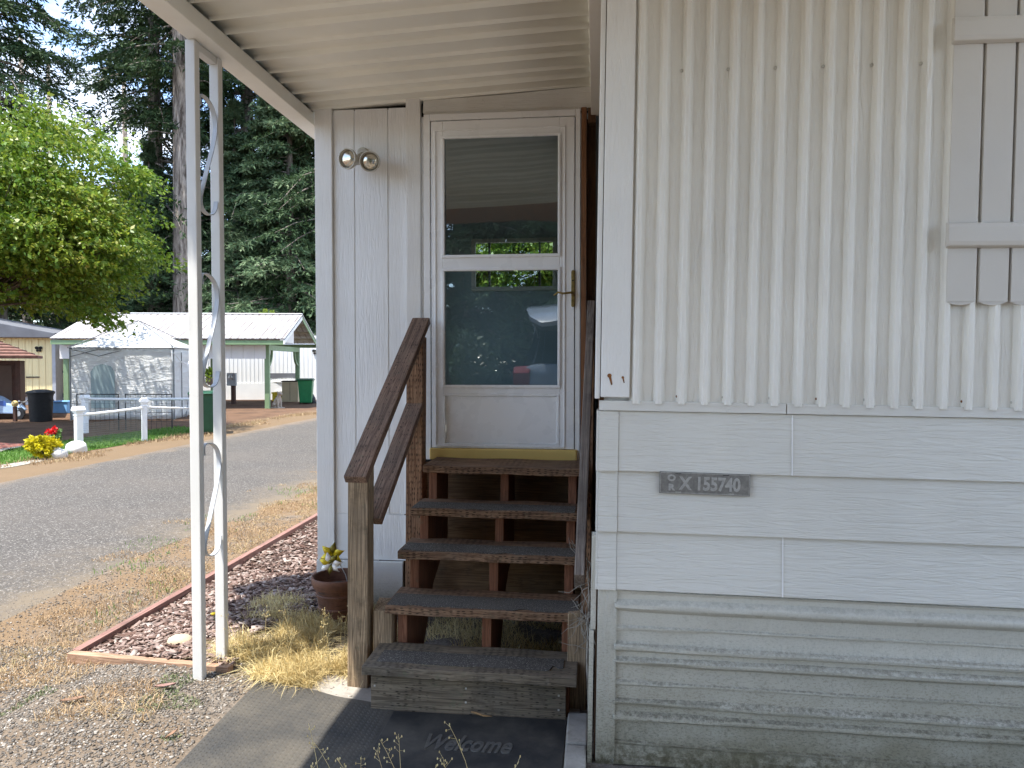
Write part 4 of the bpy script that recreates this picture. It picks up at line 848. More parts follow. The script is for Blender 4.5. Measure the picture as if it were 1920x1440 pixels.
# ------------------------------------------------------------------ across the road
def ribmat(name, col, axis='x', freq=6.0, depth=.02, rough=.5, dirt=.3, darkline=0.0):
    g = NG(name); co = g.coord(); s = g.sep(co); k = {'x':0,'y':1,'z':2}[axis]; f = g.math('FRACT', g.math('MULTIPLY', s[k], freq)); h = g.ramp(f, [(.0,0),(.12,1),(.38,1),(.5,0)])
    c = g.mix(g.math('MULTIPLY', g.ramp(g.noise(g.coord((3,3,.8)), 2.2, 6, .65), [(.45,0),(.7,1)]), dirt), col, sc3(col, .62))
    if darkline:
        c = g.mix(g.math('MULTIPLY', g.ramp(f, [(.40,0),(.50,1),(.66,1),(.78,0)]), g.math('ADD', .25, g.math('MULTIPLY', g.ramp(g.noise(g.coord((1,.5,1)), 2.4, 5, .6), [(.35,0),(.65,1)]), .6))), c, (.15,.115,.10))
        c = g.mix(g.math('MULTIPLY', g.ramp(g.noise(g.coord((1,2.5,1)), 7, 6, .7), [(.57, 0), (.66, 1)]), darkline), c, (.16,.10,.075))
    return g.done(c, rough, 0, g.bump(h, .9, depth))
m_yelw = ribmat('yellow_siding', (.82,.70,.38), 'x', 5.0, .02); m_yelt = plain('yellow_trim', (.58,.44,.20), .6)
m_gry = plain('grey_roof', (.13,.135,.15), .7, 0, .2, 2); m_dk = plain('dark_brown_trim', (.045,.032,.028), .6); m_gtrim = plain('grey_trim', (.40,.43,.47), .6)
m_whw = ribmat('white_siding', (.80,.80,.78), 'x', 6.5, .015, .4, .08); m_whp = plain('white_paint', (.80,.80,.78), .5, 0, .06, 3)
m_grn = plain('sage_paint', (.20,.30,.16), .55, 0, .12, 4); m_roofm = ribmat('metal_roofing', (.46,.445,.44), 'x', 4.6, .05, .4, .25, .55)
m_under = plain('roof_underside', (.42,.38,.30), .7, 0, .25, 3); m_slate = plain('pale_panel', (.72,.70,.68), .5, 0, .06, 3)
# yellow mobile home, turned towards the viewer
yY = 23.0; A = lambda px, py, Y=yY: at(px, py, Y)
yo = A(106,757); yo.z = 0; YR = rad(17)
yh = thing('yellow_mobile_home', yo, 'pale yellow mobile home with grey roof edge behind the brown shed', 'mobile home', rz=YR)
zt = A(60,634).z; zr_ = A(107,626).z; zl = A(0,606).z; B_ = lambda mb, nm, m, bv=0: mb.build(nm, m, yh, bevel=bv, local=True)
B_(MB().box((-7, 0, .42), (-.111, .05, zt)), 'wall', m_yelw); B_(MB().box((-.11, -.02, .1), (.0, 1.2, zt)), 'corner_trim', m_gtrim, .01)
B_(MB().box((.001, .55, .3), (1.6, .6, zt)), 'wall', m_yelw)
B_(MB().box((.01, .52, 1.06), (1.6, .545, 1.12)).box((.01, .50, .22), (1.6, .54, .36)).box((-7, -.02, .28), (-.112, .04, .415)).box((-.9, -.03, .90), (-.5, -.001, .94)), 'dark_band', m_dk)
B_(MB().box((-7, .06, 0), (-.12, .09, .28)), 'skirting', m_gtrim)
sl = (zl-zr_)/1.9
B_(MB().prism([(-7, zt+.001), (.10, zt+.001), (.10, zr_+.02), (-7, zr_+.02+sl*7)], 'y', -.30, 5), 'roof', m_gry, .02)
B_(MB().box((.101, .35, zt+.02), (2.2, 5, zt+.22)), 'roof', plain('brown_roof', (.20,.16,.13), .8))
def butterfly(p, s, label, rot=0):
    mb = MB()
    for sg in (-1, 1):
        for (ox, oz, rx, rz_) in ((.5, .35, .5, .42), (.38, -.35, .34, .34)):
            mb.add([(sg*(ox+rx*math.cos(a))*s*.9, -.02*s*0-.03, (oz+rz_*math.sin(a))*s) for a in [2*PI*k/12 for k in range(12)]], [tuple(range(12))])
    mb.build if 0 else None
    t = thing('butterfly_ornament', p, label, 'wall ornament', rz=rot)
    mb.build('wing', m_black, t, solid=.012, local=True); MB().tube([(0,-.03,-.55*s),(0,-.04,0),(0,-.03,.55*s)], [.02*s*2,.03*s*2,.015*s*2], 6).build('body', m_black, t, local=True)
p = yo+Matrix.Rotation(YR, 3, 'Z') @ Vector((-.50, -.005, 0)); p.z = A(80,655).z; butterfly(p, .125, 'dark butterfly ornament on the pale yellow home wall', YR)
# brown shed at the left edge
so = at(38, 755, 17.2); so.z = 0; SR = rad(36)
sh_ = thing('brown_shed', so, 'brown garden shed with a shingled roof at the left edge of the photo', 'shed', rz=SR)
m_shb = wood('shed_board', (.05,.022,.016), (.115,.052,.036), 'z', False, .7); m_shi = plain('shingle', (.17,.085,.065), .9, 0, .4, 9, .6, 20); m_shd = plain('shed_door', (.085,.05,.034), .6, 0, .15, 5)
zt = at(20, 676, 17.2).z; ze = at(60, 669, 17.2).z; S_ = lambda mb, nm, m, bv=0: mb.build(nm, m, sh_, bevel=bv, local=True)
S_(MB().box((-2.3, 0, 0), (0, 1.8, zt)), 'wall', m_shb, .01)
S_(MB().box((-.09, -.03, 0), (.01, -.001, zt)).box((-2.3, -.03, zt-.09), (-.091, -.001, zt)), 'trim', m_shb)
S_(MB().box((-.80, -.02, .05), (-.16, -.001, zt-.12)), 'door', m_shd, .006)
mb = MB(); nS = 8; ap = ((-.95, .9, ze+.60), (-1.35, .9, ze+.60)); co_ = [(.40,-.36), (-2.7,-.36), (-2.7,2.16), (.40,2.16)]
for k in range(nS):                       # courses of shingles on the hipped roof
    u0, u1 = k/nS, (k+1)/nS
    for q in range(4):
        a0, a1 = co_[q], co_[(q+1) % 4]; e0, e1 = ap[0 if q in (0,3) else 1], ap[0 if q in (2,3) else 1]
        L = lambda a, e, u, dz: (a[0]+(e[0]-a[0])*u, a[1]+(e[1]-a[1])*u, ze+(e[2]-ze)*u+dz)
        mb.add([L(a0,e0,u0,.03), L(a1,e1,u0,.03), L(a1,e1,u1,.0), L(a0,e0,u1,.0), L(a0,e0,u0,-.035), L(a1,e1,u0,-.035), L(a1,e1,u1,-.05), L(a0,e0,u1,-.05)], [(0,1,2,3),(7,6,5,4),(0,4,5,1),(2,6,7,3),(1,5,6,2),(3,7,4,0)])
S_(mb, 'roof', m_shi)
# black bin
m_bin = plain('black_plastic', (.010,.011,.013), .6, 0, .2, 6); p = gnd(77, 790)
tb = thing('trash_can', p, 'round black plastic trash can with a lid in front of the yellow home', 'trash can')
MB().lathe([(.0001,0),(.225,0),(.235,.03),(.262,.60),(.275,.64),(.275,.67),(.0001,.67)], p, 28).build('bin_body', m_bin, tb, smooth='auto')
MB().lathe([(.290,.655),(.300,.67),(.300,.70),(.27,.725),(.12,.76),(.0001,.765)], p, 28).build('lid', m_bin, tb, smooth='auto')
for s_ in (-1, 1): MB().tube([p+Vector((s_*.262,-.06,.52)), p+Vector((s_*.295,-.06,.50)), p+Vector((s_*.295,.06,.50)), p+Vector((s_*.262,.06,.52))], .012, 6).build('handle', m_bin, tb)
# blue tub
p = gnd(119, 774); tubm = plain('blue_plastic', (.22,.48,.85), .35, 0, .1, 5)
t = thing('blue_tub', p, 'light blue plastic storage tub between the black trash can and the white tent', 'tub')
MB().prism([(-.22,0),(.22,0),(.25,.30),(-.25,.30)], 'y', -.16, .16).build('tub_body', tubm, t, bevel=.02, local=True); MB().box((-.27,-.18,.301), (.27,.18,.335)).build('rim', tubm, t, bevel=.01, local=True)
# ride-on toy and garden ball at the left edge
p = gnd(14, 786); ry_ = thing('ride_on_toy', p, 'blue and white child ride-on toy with black wheels beside the brown shed', 'toy')
m_bw = plain('pale_blue_plastic', (.36,.50,.72), .35); m_bl = plain('deep_blue', (.03,.09,.35), .4); m_slv = plain('silver', (.45,.45,.46), .35, .7)
MB().prism([(-.55,.16),(.30,.14),(.42,.24),(.30,.36),(.02,.42),(-.15,.58),(-.40,.60),(-.58,.40)], 'y', -.16, .16).build('body', m_bw, ry_, bevel=.03, local=True)
MB().box((-.3,-.165,.34), (.1,-.161,.46)).build('stripe', m_bl, ry_, local=True)
MB().tube([(.30,0,.30),(.42,0,.42),(.45,-.16,.46)], .018, 6).tube([(.42,0,.42),(.45,.16,.46)], .018, 6).build('handlebar', m_slv, ry_, local=True)
for (wx, wy, r_) in ((.40,-.10,.15),(-.34,-.17,.14),(-.34,.17,.14)):
    o = MB().lathe([(.0001,-.03),(r_*.6,-.03),(r_,-.025),(r_,.025),(r_*.6,.03),(.0001,.03)], (0,0,0), 20).build('wheel', m_bin, ry_, local=True); o.matrix_local = Matrix.Translation((wx, wy, r_)) @ Matrix.Rotation(PI/2, 4, 'X')
    MB().lathe([(.0001,-.035),(r_*.45,-.034),(r_*.45,.034),(.0001,.035)], (0,0,0), 14).build('hubcap', m_slv, o, local=True)
p = gnd(33, 790); gb = thing('garden_ball', p, 'small yellow ball on a short brown stake in front of the brown shed', 'garden ornament')
q = at(28, 757, p.y); MB().ball(q, .075, 16, 10).build('ball', plain('ball_yellow', (.72,.55,.22), .4), gb, smooth=True); MB().box((q.x-.04, q.y-.03, -.02), (q.x+.04, q.y+.03, q.z-.07)).build('stake', m_shb, gb, bevel=.01)
# white pop-up tent
g = NG('tent_cloth'); co = g.coord(); wr = g.noise(g.coord((1.0,1.0,2.4), rot=(0,.5,.2)), 3.2, 5, .55, 1.2); nb = g.bump(wr, .75, .12); nb = g.bump(g.noise(g.coord((.6,.6,3.5)), 6, 3, .5, .8), .35, .04, nb)
m_tent = g.done((.84,.85,.85), .42, 0, nb, .4, .5)
m_tshade = g.done if 0 else plain('tent_window', (.28,.36,.37), .35, 0, .06, 2, .2, 12); m_tfr = plain('grey_tube', (.14,.15,.16), .4, .6)
cL, cR = gnd(133, 789), gnd(327, 787); ex = (cR-cL); Wt = ex.length; rz = math.atan2(ex.y, ex.x); Dt = 2.3
tn = thing('white_tent', cL, 'white pop-up tent with cloth walls and an arched window across the road', 'tent', rz=rz)
He = at(150, 652, cL.y).z; Hp = at(258, 612, cL.y+1.8).z+.12; ctr = Vector((Wt/2, Dt/2, Hp))
def wallgrid(a, b, z0, z1, nx=24, nz=14, push=(0,-1), seed=0):
    rr = random.Random(seed); a = Vector(a); b = Vector(b); V = []; 
    for j in range(nz+1):
        for i in range(nx+1):
            u, v = i/nx, j/nz; w_ = math.sin(PI*u)**.5*math.sin(PI*min(v*1.0+.02,1))
            d = (.018*math.sin(u*19+v*7+seed)+.014*math.sin(u*7-v*23)+rr.uniform(-.008,.008))*w_; p = a.lerp(b, u); V.append((p.x+push[0]*d, p.y+push[1]*d, z0+(z1-z0)*v))
    return V, [(j*(nx+1)+i, j*(nx+1)+i+1, (j+1)*(nx+1)+i+1, (j+1)*(nx+1)+i) for j in range(nz) for i in range(nx)]
for nm, a, b, pu, sd in (('front', (0,0,0), (Wt,0,0), (0,-1), 1), ('side', (Wt,.01,0), (Wt,Dt,0), (1,0), 2), ('back', (Wt,Dt,0), (0,Dt,0), (0,1), 3), ('side', (0,Dt,0), (0,.01,0), (-1,0), 4)):
    V_, F_ = wallgrid(a, b, .02, He, push=pu, seed=sd); o = MB().add(V_, F_).build('cloth_wall', m_tent, tn, local=True, smooth=True); o.modifiers.new('thick', 'SOLIDIFY').thickness = .004
mb = MB(); cn = [Vector((-.03,-.03,He+.004)), Vector((Wt+.03,-.03,He+.004)), Vector((Wt+.03,Dt+.03,He+.004)), Vector((-.03,Dt+.03,He+.004))]
for k in range(4):
    a, b = cn[k], cn[(k+1) % 4]; n_ = 10; vv = []
    for j in range(n_+1):
        for i in range(n_+1):
            u, v = i/n_, j/n_; e = a.lerp(b, u); e.z -= .05*math.sin(PI*u)*0; p = e.lerp(ctr, v); p.z -= .10*math.sin(PI*v)*math.sin(PI*u)+.05*math.sin(PI*v); vv.append(p)
    mb.add(vv, [(j*(n_+1)+i, j*(n_+1)+i+1, (j+1)*(n_+1)+i+1, (j+1)*(n_+1)+i) for j in range(n_) for i in range(n_)])
o = mb.build('cloth_roof', m_tent, tn, local=True, smooth='auto'); o.modifiers.new('thick', 'SOLIDIFY').thickness = .004
pts = []; wx, ww, wz0, wz1 = Wt*.315, .27, .30, 1.18
pts = [(wx-ww, wz0), (wx+ww, wz0), (wx+ww, wz1), (wx+ww*.7, wz1+.13), (wx, wz1+.19), (wx-ww*.7, wz1+.13), (wx-ww, wz1)]
V_, F_ = [], []
MB().prism(pts, 'y', -.036, -.030).build('window', m_tshade, tn, local=True)
mb = MB()
for (x, y) in ((0,0),(Wt,0),(Wt,Dt),(0,Dt)): mb.tube([(x,y,0),(x,y,He)], .018, 6)
for k in range(4): mb.tube([cn[k], cn[(k+1) % 4]], .013, 6); mb.tube([cn[k]+Vector((0,0,.01)), ctr+Vector((0,0,.012))], .010, 6)
mb.tube([(0,-.035,He-.22),(Wt*.28,-.035,He-.03),(Wt*.5,-.035,He-.03)], .009, 5).tube([(.03,-.035,He-.03),(Wt*.28,-.035,He-.20),(Wt*.5,-.035,He-.06)], .009, 5)
mb.tube([(Wt+.03,.55,0),(Wt+.03,.55,He-.1)], .012, 5).tube([(Wt+.03,.9,0),(Wt+.03,1.5,He-.4)], .010, 5)
mb.build('frame', m_tfr, tn, local=True)
mb = MB(); mb.tube([(Wt+.02,-.05,He-.12),(Wt+.12,.2,He-.34),(Wt+.16,.6,He-.42),(Wt+.14,1.0,He-.2)], .012, 6).tube([(Wt-.02,-.06,He-.05),(Wt-.01,-.07,He-.32)], [.02,.014], 6).build('tie_cord', m_whp, tn, local=True)
# wire garden panels in front of the tent
for x0, x1 in ((145, 222), (236, 322)):
    a = gnd(x0, 806); b = at(x1, 745, a.y); zt = at(x0, 739, a.y).z
    t = thing('wire_panel', a, ('low black wire garden panel before the tent, the one nearer the trash can' if x0 < 200 else 'low black wire garden panel before the tent, the one nearer the green wheelie bin'), 'garden panel', 'wire garden panels')
    MB().tube([a, (a.x,a.y,zt), (b.x,a.y,zt), (b.x,a.y,0)], .013, 6).build('frame', m_bin, t)
    mb = MB()
    for k in range(1, 9): x = a.x+(b.x-a.x)*k/9; mb.tube([(x,a.y,0),(x,a.y,zt-.005)], .003, 4)
    for z in (.25*zt, .5*zt, .75*zt): mb.tube([(a.x+.013,a.y,z),(b.x-.013,a.y,z)], .003 if z != .5*zt else .007, 4)
    mb.build('wire_mesh', m_bin, t)
# white post and rope fence
m_fp = plain('white_fence_paint', (.80,.80,.80), .45, 0, .06, 5); P1 = gnd(148, 843); P2 = gnd(271, 827); P3 = gnd(160, 812); P4 = P2+(P2-P1)*1.1
fe = thing('post_fence', P1, 'low white fence of capped square posts joined by slack white rails around the lawn', 'fence')
def fpost(p, h, r_, rot, nm='post'):
    o = MB().box((-r_,-r_,-.02), (r_,r_,h-.10)).build(nm, m_fp, fe, bevel=.006, local=True); o.location = p-WO[fe]; o.rotation_euler = (0,0,rot); WO[o] = p
    MB().box((-r_*1.35,-r_*1.35,h-.0995), (r_*1.35,r_*1.35,h-.075)).box((-r_*1.15,-r_*1.15,h-.15), (r_*1.15,r_*1.15,h-.1305)).prism([(-r_*1.7,h-.0745),(r_*1.7,h-.0745),(r_*1.7,h-.05),(r_*.9,h),(-r_*.9,h),(-r_*1.7,h-.05)], 'y', -r_*1.55, r_*1.55).build('cap', m_fp, o, bevel=.006, local=True)
fpost(P1, at(148,762,P1.y).z, .050, rad(-28)); fpost(P2, at(271,746,P2.y).z, .045, rad(38)); fpost(P3, at(160,740,P3.y).z, .045, rad(-10)); fpost(P4, .62, .045, rad(10))
def railsag(a, b, za, zb, r_, nm, seed):
    rr = random.Random(seed); n_ = 18; a = Vector((a.x,a.y,za)); b = Vector((b.x,b.y,zb)); pts = [a.lerp(b, k/n_)+Vector((0,0,-.006*math.sin(PI*k/n_)+rr.uniform(-.002,.002))) for k in range(n_+1)]; mb = MB().tube(pts, r_, 7)
    for k in range(150):                     # loose fibres hanging from the rail
        u = rr.random(); p = a.lerp(b, u); p.z += -.006*math.sin(PI*u); q = p+Vector((rr.uniform(-.02,.02), rr.uniform(-.02,.02), rr.uniform(-.07,.03))); mb.tube([p, q], .0022, 3, False)
    mb.build(nm, m_fp, fe)
railsag(P1+Vector((.05,.05,0)), P2, at(160,778,P1.y).z, at(265,764,P2.y).z, .022, 'rail', 1); railsag(P2, P4, at(275,763,P2.y).z, .50, .018, 'rail', 2)
b3 = gnd(366, 806); railsag(P3, b3, at(160,748,P3.y).z, at(360,748,b3.y).z, .028, 'rail', 3)
mb = MB()
for k in range(60):
    p = P1.lerp(P2, (k+.5)/60); mb.tube([(p.x,p.y,0),(p.x,p.y,.42)], .0012, 3, False)
for k in range(12):
    z = .02+.035*k; mb.tube([(P1.x,P1.y,z),(P2.x,P2.y,z)], .0012, 3, False)
mb.build('netting', plain('netting', (.25,.27,.25), .7), fe)
# rocks
m_wr = plain('white_rock', (.66,.64,.60), .9, 0, .18, 8, .7, 30)
for (px, py, s, lab, sd) in ((104,859,(.17,.13,.10),'pale rounded rock on the verge beside the yellow shrub',3), (143,849,(.17,.13,.12),'craggy pale rock at the foot of the nearest white fence post',8)):
    p = gnd(px, py); o = MB().ball((0,0,s[2]*.55), s, 16, 10, .09, sd).build('rock', m_wr, None, smooth=True, local=True); o.location = p; tag(o, lab, 'rock', 'pale rocks on the far verge')
# wheelie bins
def wheelie(p, s, rz, label, m, mlid):
    t = thing('wheelie_bin', p, label, 'wheelie bin', 'green wheelie bins', rz=rz)
    V = []
    for z, hx_, hy0, hy1 in ((.05,.22,-.22,.22),(.12,.225,-.24,.24),(.88,.275,-.33,.30),(.93,.29,-.35,.32)): V += [(-hx_*s,hy0*s,z*s),(hx_*s,hy0*s,z*s),(hx_*s,hy1*s,z*s),(-hx_*s,hy1*s,z*s)]
    MB().add(V, [(k*4+j, k*4+(j+1)%4, k*4+4+(j+1)%4, k*4+4+j) for k in range(3) for j in range(4)]+[(3,2,1,0),(12,13,14,15)]).build('bin_body', m, t, bevel=.012, local=True)
    MB().prism([(-.37*s,.931*s),(.36*s,.931*s),(.36*s,.965*s),(.1*s,1.01*s),(-.3*s,.985*s),(-.38*s,.955*s)], 'x', -.31*s, .31*s).build('lid', mlid, t, bevel=.012, local=True)
    MB().tube([(-.22*s,.34*s,.90*s),(-.22*s,.41*s,.90*s),(.22*s,.41*s,.90*s),(.22*s,.34*s,.90*s)], .016*s, 8).build('handle', m, t, local=True)
    for sx_ in (-1, 1):
        o = MB().lathe([(.0001,-.03),(.07,-.03),(.115,-.028),(.12,-.02),(.12,.02),(.115,.028),(.07,.03),(.0001,.03)], (0,0,0), 20).build('wheel', m_bin, t, local=True); o.matrix_local = Matrix.Translation((sx_*.245*s, .24*s, .12*s)) @ Matrix.Rotation(PI/2, 4, 'Y') @ Matrix.Scale(s, 4)
m_gb = plain('green_plastic', (.014,.075,.038), .4, 0, .2, 6); m_gb2 = plain('lit_green_plastic', (.02,.19,.07), .4, 0, .15, 6)  # second green is a lit copy, sunlight put into the far bin's colour
p = gnd(382, 813); wheelie(p, .84, rad(25), 'dark green wheelie bin at the road edge behind the ornamental post', m_gb, m_gb)
p = gnd(574, 757); wheelie(p, .86, rad(15), 'bright green wheelie bin against the white home beyond the carport', m_gb2, m_gb)
# green-posted carport with a metal roof, and the white home behind it
p0 = gnd(502, 766); cz = rad(10)
gc = thing('metal_roof_carport', p0, 'long carport with white ribbed metal roof and sage green posts across the road', 'carport', rz=cz)
zE, zR = at(530, 636, p0.y-.4).z, at(560, 591, p0.y+2.2).z
x0, x1, yE, yR, yBk = -6.15, .62, -.42, 2.1, 4.65
for nm, (ya, za, yb_, zb_) in (('roof', (yE, zE, yR, zR)), ('roof', (yBk, zE, yR, zR))):
    MB().add([(x0,ya,za),(x1,ya,za),(x1,yb_,zb_),(x0,yb_,zb_)], [(0,1,2,3)]).build('roof', m_roofm, gc, solid=.03, local=True)
MB().box((x0,yR-.10,zR+.025), (x1,yR+.10,zR+.055)).build('ridge_cap', m_whp, gc, local=True, bevel=.012)
MB().box((x0,yE+.02,zE-.16), (x1-.02,yE+.06,zE-.035)).build('fascia', m_grn, gc, local=True); MB().box((x0,yBk-.06,zE-.16), (x1-.02,yBk-.02,zE-.035)).build('fascia', m_grn, gc, local=True)
for ya, sgn in ((yE, 1), (yBk, -1)):
    MB().prism([(ya, zE-.04), (yR, zR-.045), (yR, zR-.16), (ya, zE-.15)], 'x', x1-.04, x1-.005).build('barge_board', m_whp if ya == yE else m_grn, gc, local=True)
mb = MB()
for k in range(1, 4):
    u = k/4
    for ya in (yE, yBk): yy = ya+(yR-ya)*u; zz = zE+(zR-zE)*u-.045; mb.box((x0+.05,yy-.03,zz-.09), (x1-.05,yy+.03,zz-.01))
mb.box((x0,yR-.03,zR-.16), (x1-.05,yR+.03,zR-.06)); mb.build('purlins', m_under, gc, local=True)
MB().prism([(yE+.5, zE-.06), (yR, zR-.18), (yR, zE-.06)], 'x', .30, .33).build('gable_panel', m_slate, gc, local=True)
posts = [(0,0), (-.02,4.2), (-3.0,0), (-3.0,4.2), (-5.9,0), (-5.9,4.2)]
for (x, y) in posts: MB().box((x-.07,y-.07,0), (x+.07,y+.07,zE-.17)).build('post', m_grn, gc, local=True, bevel=.006)
MB().box((-.08,.071,zE-.32), (.06,4.12,zE-.16)).box((-6.0,-.07,zE-.169), (.08,.07,zE-.06)).build('beam', m_grn, gc, local=True)
for y0_, y1_ in ((.08,.55),(4.1,3.6)):
    pts = [(0, y0_+(y1_-y0_)*math.sin(a), zE-.78+.48*(1-math.cos(a))) for a in [PI/2*k/6 for k in range(7)]]
    MB().ribbon(pts, (1,0,0), .07, .07).build('brace', m_grn, gc, local=True)
mb = MB()
for k in range(18): xa = -6.05+k*.335; mb.box((xa+.004,-.105,zE-.58), (xa+.331,-.075,zE-.17))
mb.build('apron_board', m_slate, gc, local=True)
wh = thing('white_mobile_home', p0, 'white mobile home with ribbed siding standing behind the metal roofed carport', 'mobile home', rz=cz)
wy = 5.6; L2 = Matrix.Rotation(cz, 3, 'Z').inverted()
xe_ = .78
MB().box((-8.0,wy,.62), (xe_,wy+.06,2.30)).build('wall', m_whw, wh, local=True)
MB().box((-8.0,wy-.03,.0), (xe_,wy+.05,.615)).build('skirting', m_whp, wh, local=True); MB().box((xe_+.001,wy-.03,0), (xe_+.12,wy+5,2.30)).build('corner_trim', m_gtrim, wh, local=True)
MB().tube([(xe_+.2,wy-.1,0),(xe_+.2,wy-.1,2.2)], .05, 8).build('downpipe', m_whp, wh, local=True)
MB().box((-8.2,wy-.06,2.301), (xe_+.3,wy+6,2.42)).build('roof', m_whp, wh, local=True)
for x in (-.95,): MB().box((x-.55,wy-.012,.82), (x+.55,wy-.001,1.0)).build('window', m_gry, wh, local=True)
R10 = Matrix.Rotation(cz, 3, 'Z'); q = p0+R10 @ Vector((.35, wy-.01, 0)); q.z = at(579, 660, q.y).z; butterfly(q, .13, 'dark butterfly ornament on the white home wall beside the carport', cz)
# things kept under that carport
def sitting_dog(px, py, h, label, m, rz):
    p = gnd(px, py); t = thing('animal_statue', p, label, 'statue', 'sitting animal statues', rz=rz)
    mb = MB(); k = h/.75
    me_v = [(0,0,.05),(0,.02,.30),(-.02,.0,.46),(-.05,-.0,.58),(-.14,-.0,.62),(-.24,0,.59)]
    mb.tube([(.14,0,.06),(.13,0,.16),(.06,0,.30),(-.02,0,.43),(-.06,0,.53),(-.085,0,.60),(-.15,0,.625),(-.22,0,.60),(-.25,0,.595)], [.13,.16,.145,.115,.085,.088,.080,.055,.035], 12)
    for s_ in (-1, 1):
        mb.tube([(-.04,s_*.075,.40),(-.085,s_*.075,.20),(-.09,s_*.075,.05),(-.14,s_*.075,.025)], [.055,.042,.036,.034], 8); mb.tube([(.16,s_*.11,.20),(.06,s_*.14,.12),(.14,s_*.13,.05),(.0,s_*.13,.03)], [.09,.08,.05,.035], 8); mb.tube([(-.08,s_*.06,.67),(-.07,s_*.085,.70),(-.05,s_*.10,.64)], [.03,.035,.018], 6)
    mb.tube([(.22,0,.06),(.32,0,.05),(.36,.06,.10)], [.04,.03,.015], 6)
    mb.v = [(a*k, b*k, c*k) for a, b, c in mb.v]; o = mb.build('statue_body', m, t, smooth=True, local=True)
    md = o.modifiers.new('remesh', 'REMESH'); md.mode = 'VOXEL'; md.voxel_size = .018*k; md.use_smooth_shade = True
    MB().box((-.22*k,-.17*k,-.03), (.30*k,.17*k,.03*k)).build('plinth', m, t, local=True, bevel=.01)
m_st = plain('pale_stone', (.42,.36,.29), .9, 0, .2, 12, .5, 40); m_sd = plain('dark_stone', (.055,.055,.056), .8, 0, .25, 12, .4, 40)
sitting_dog(522, 765, .54, 'pale stone sitting animal statue at the foot of the sage green post', m_st, rad(150)); sitting_dog(580, 756, .62, 'dark stone sitting animal statue in front of the far bright green wheelie bin', m_sd, rad(-10))
p = gnd(527, 752); t = thing('yellow_crate', p, 'bright yellow plastic crate under the carport behind the pale statue', 'crate')
m_cy = plain('crate_yellow', (.78,.56,.01), .45); MB().box((-.26,-.18,0), (.26,.18,.27)).build('crate_body', m_cy, t, local=True, bevel=.02); MB().box((-.28,-.20,.2705), (.28,.20,.33)).build('rim', m_cy, t, local=True, bevel=.01); MB().box((-.12,-.184,.16), (.12,-.1805,.20)).build('grip_hole', m_black, t, local=True)
p = gnd(548, 753); t = thing('storage_cabinet', p, 'tan storage cabinet under the carport beside the sage green rear post', 'cabinet')
m_tc = plain('tan_cabinet', (.52,.42,.26), .6, 0, .12, 4); MB().box((-.30,-.2,0), (.30,.2,.72)).build('cabinet_body', m_tc, t, local=True, bevel=.01); MB().box((-.32,-.22,.7205), (.32,.22,.76)).build('top', m_dk, t, local=True); MB().box((-.006,-.204,.04), (.006,-.2005,.70)).build('door_gap', m_dk, t, local=True)
p = gnd(528, 749); t = thing('white_shelf', p, 'low white shelf unit against the white home wall under the carport', 'shelf')
mb = MB().box((-.5,-.15,0), (.5,.15,.05)).box((-.5,-.15,.30), (.5,.15,.35)).box((-.5,-.15,.66), (.5,.15,.71)).box((-.5,-.15,.051), (-.45,.15,.299)).box((.45,-.15,.051), (.5,.15,.299)).box((-.5,-.15,.351), (-.45,.15,.659)).box((.45,-.15,.351), (.5,.15,.659)); mb.build('shelf_frame', m_whp, t, local=True)
p = gnd(438, 757); t = thing('utility_post', p, 'grey meter box on a brown utility post seen between the legs of the ornamental post', 'utility post')
MB().box((-.06,-.06,0), (.06,.06,.95)).build('post', m_shb, t, local=True); MB().box((-.16,-.16,.62), (.16,-.061,1.05)).build('meter_box', m_gtrim, t, local=True, bevel=.015); MB().lathe([(.09,0),(.085,.05),(.0001,.06)], (0,0,0), 16).build('meter_dial', m_slv, t, local=True).matrix_local = Matrix.Translation((0,-.16,.90)) @ Matrix.Rotation(PI/2, 4, 'X')
q = at(398, 722, p0.y-.3); t = thing('hanging_planter', q, 'hanging planter with green leaves under the carport eave near the ornamental post', 'planter')
MB().lathe([(.0001,0),(.12,.01),(.17,.10),(.20,.22),(.185,.22),(.0001,.18)], (0,0,0), 20).build('bowl', plain('planter_bowl', (.17,.15,.12), .6), t, local=True, smooth='auto')
for k in range(3): a = 2*PI*k/3; MB().tube([(.19*math.cos(a),.19*math.sin(a),.21),(0,0,zE-.2-q.z)], .005, 4).build('chain', m_tfr, t, local=True)
PLANTER = (t, q)
# overhead cable
cbp = [at(-60,118,34)+Vector((0,0,0)), at(60,130,34), at(150,140,34), at(330,150,34), at(600,150,34)]
tag(MB().tube(cbp, .02, 5).build('overhead_cable', m_gtrim, None), 'thin pale overhead cable crossing the sky behind the dark conifers', 'cable')
# ------------------------------------------------------------------ vegetation
def unit(v): return v/np.maximum(np.linalg.norm(v, axis=-1, keepdims=True), 1e-9)
def leafq(P, D, L, W, rng, bend=.12):
    n = len(P); D = unit(D); N = unit(rng.normal(size=(n,3))+np.array([0,0,.8])); S = unit(np.cross(D, N)); N = np.cross(S, D); L = L[:,None]; W = W[:,None]
    return np.stack([P, P+D*L*.45+S*W*.5-N*L*bend*.3, P+D*L-N*L*bend, P+D*L*.45-S*W*.5-N*L*bend*.3], 1).reshape(-1,3)
g = NG('fir_bark'); co = g.coord((2.2,2.2,.35)); a = g.noise(co, 3.4, 8, .7, .4)
m_bark = g.done(g.mix(g.ramp(a, [(.38, 0), (.64, 1)]), (.085,.068,.057), (.44,.385,.335)), .95, 0, g.bump(a, 1.0, .08), .1)
m_fir = leafmat('fir_needles', [(.012,.028,.012), (.026,.055,.022), (.055,.095,.038), (.085,.12,.05)], .12, .65, .35, .2)
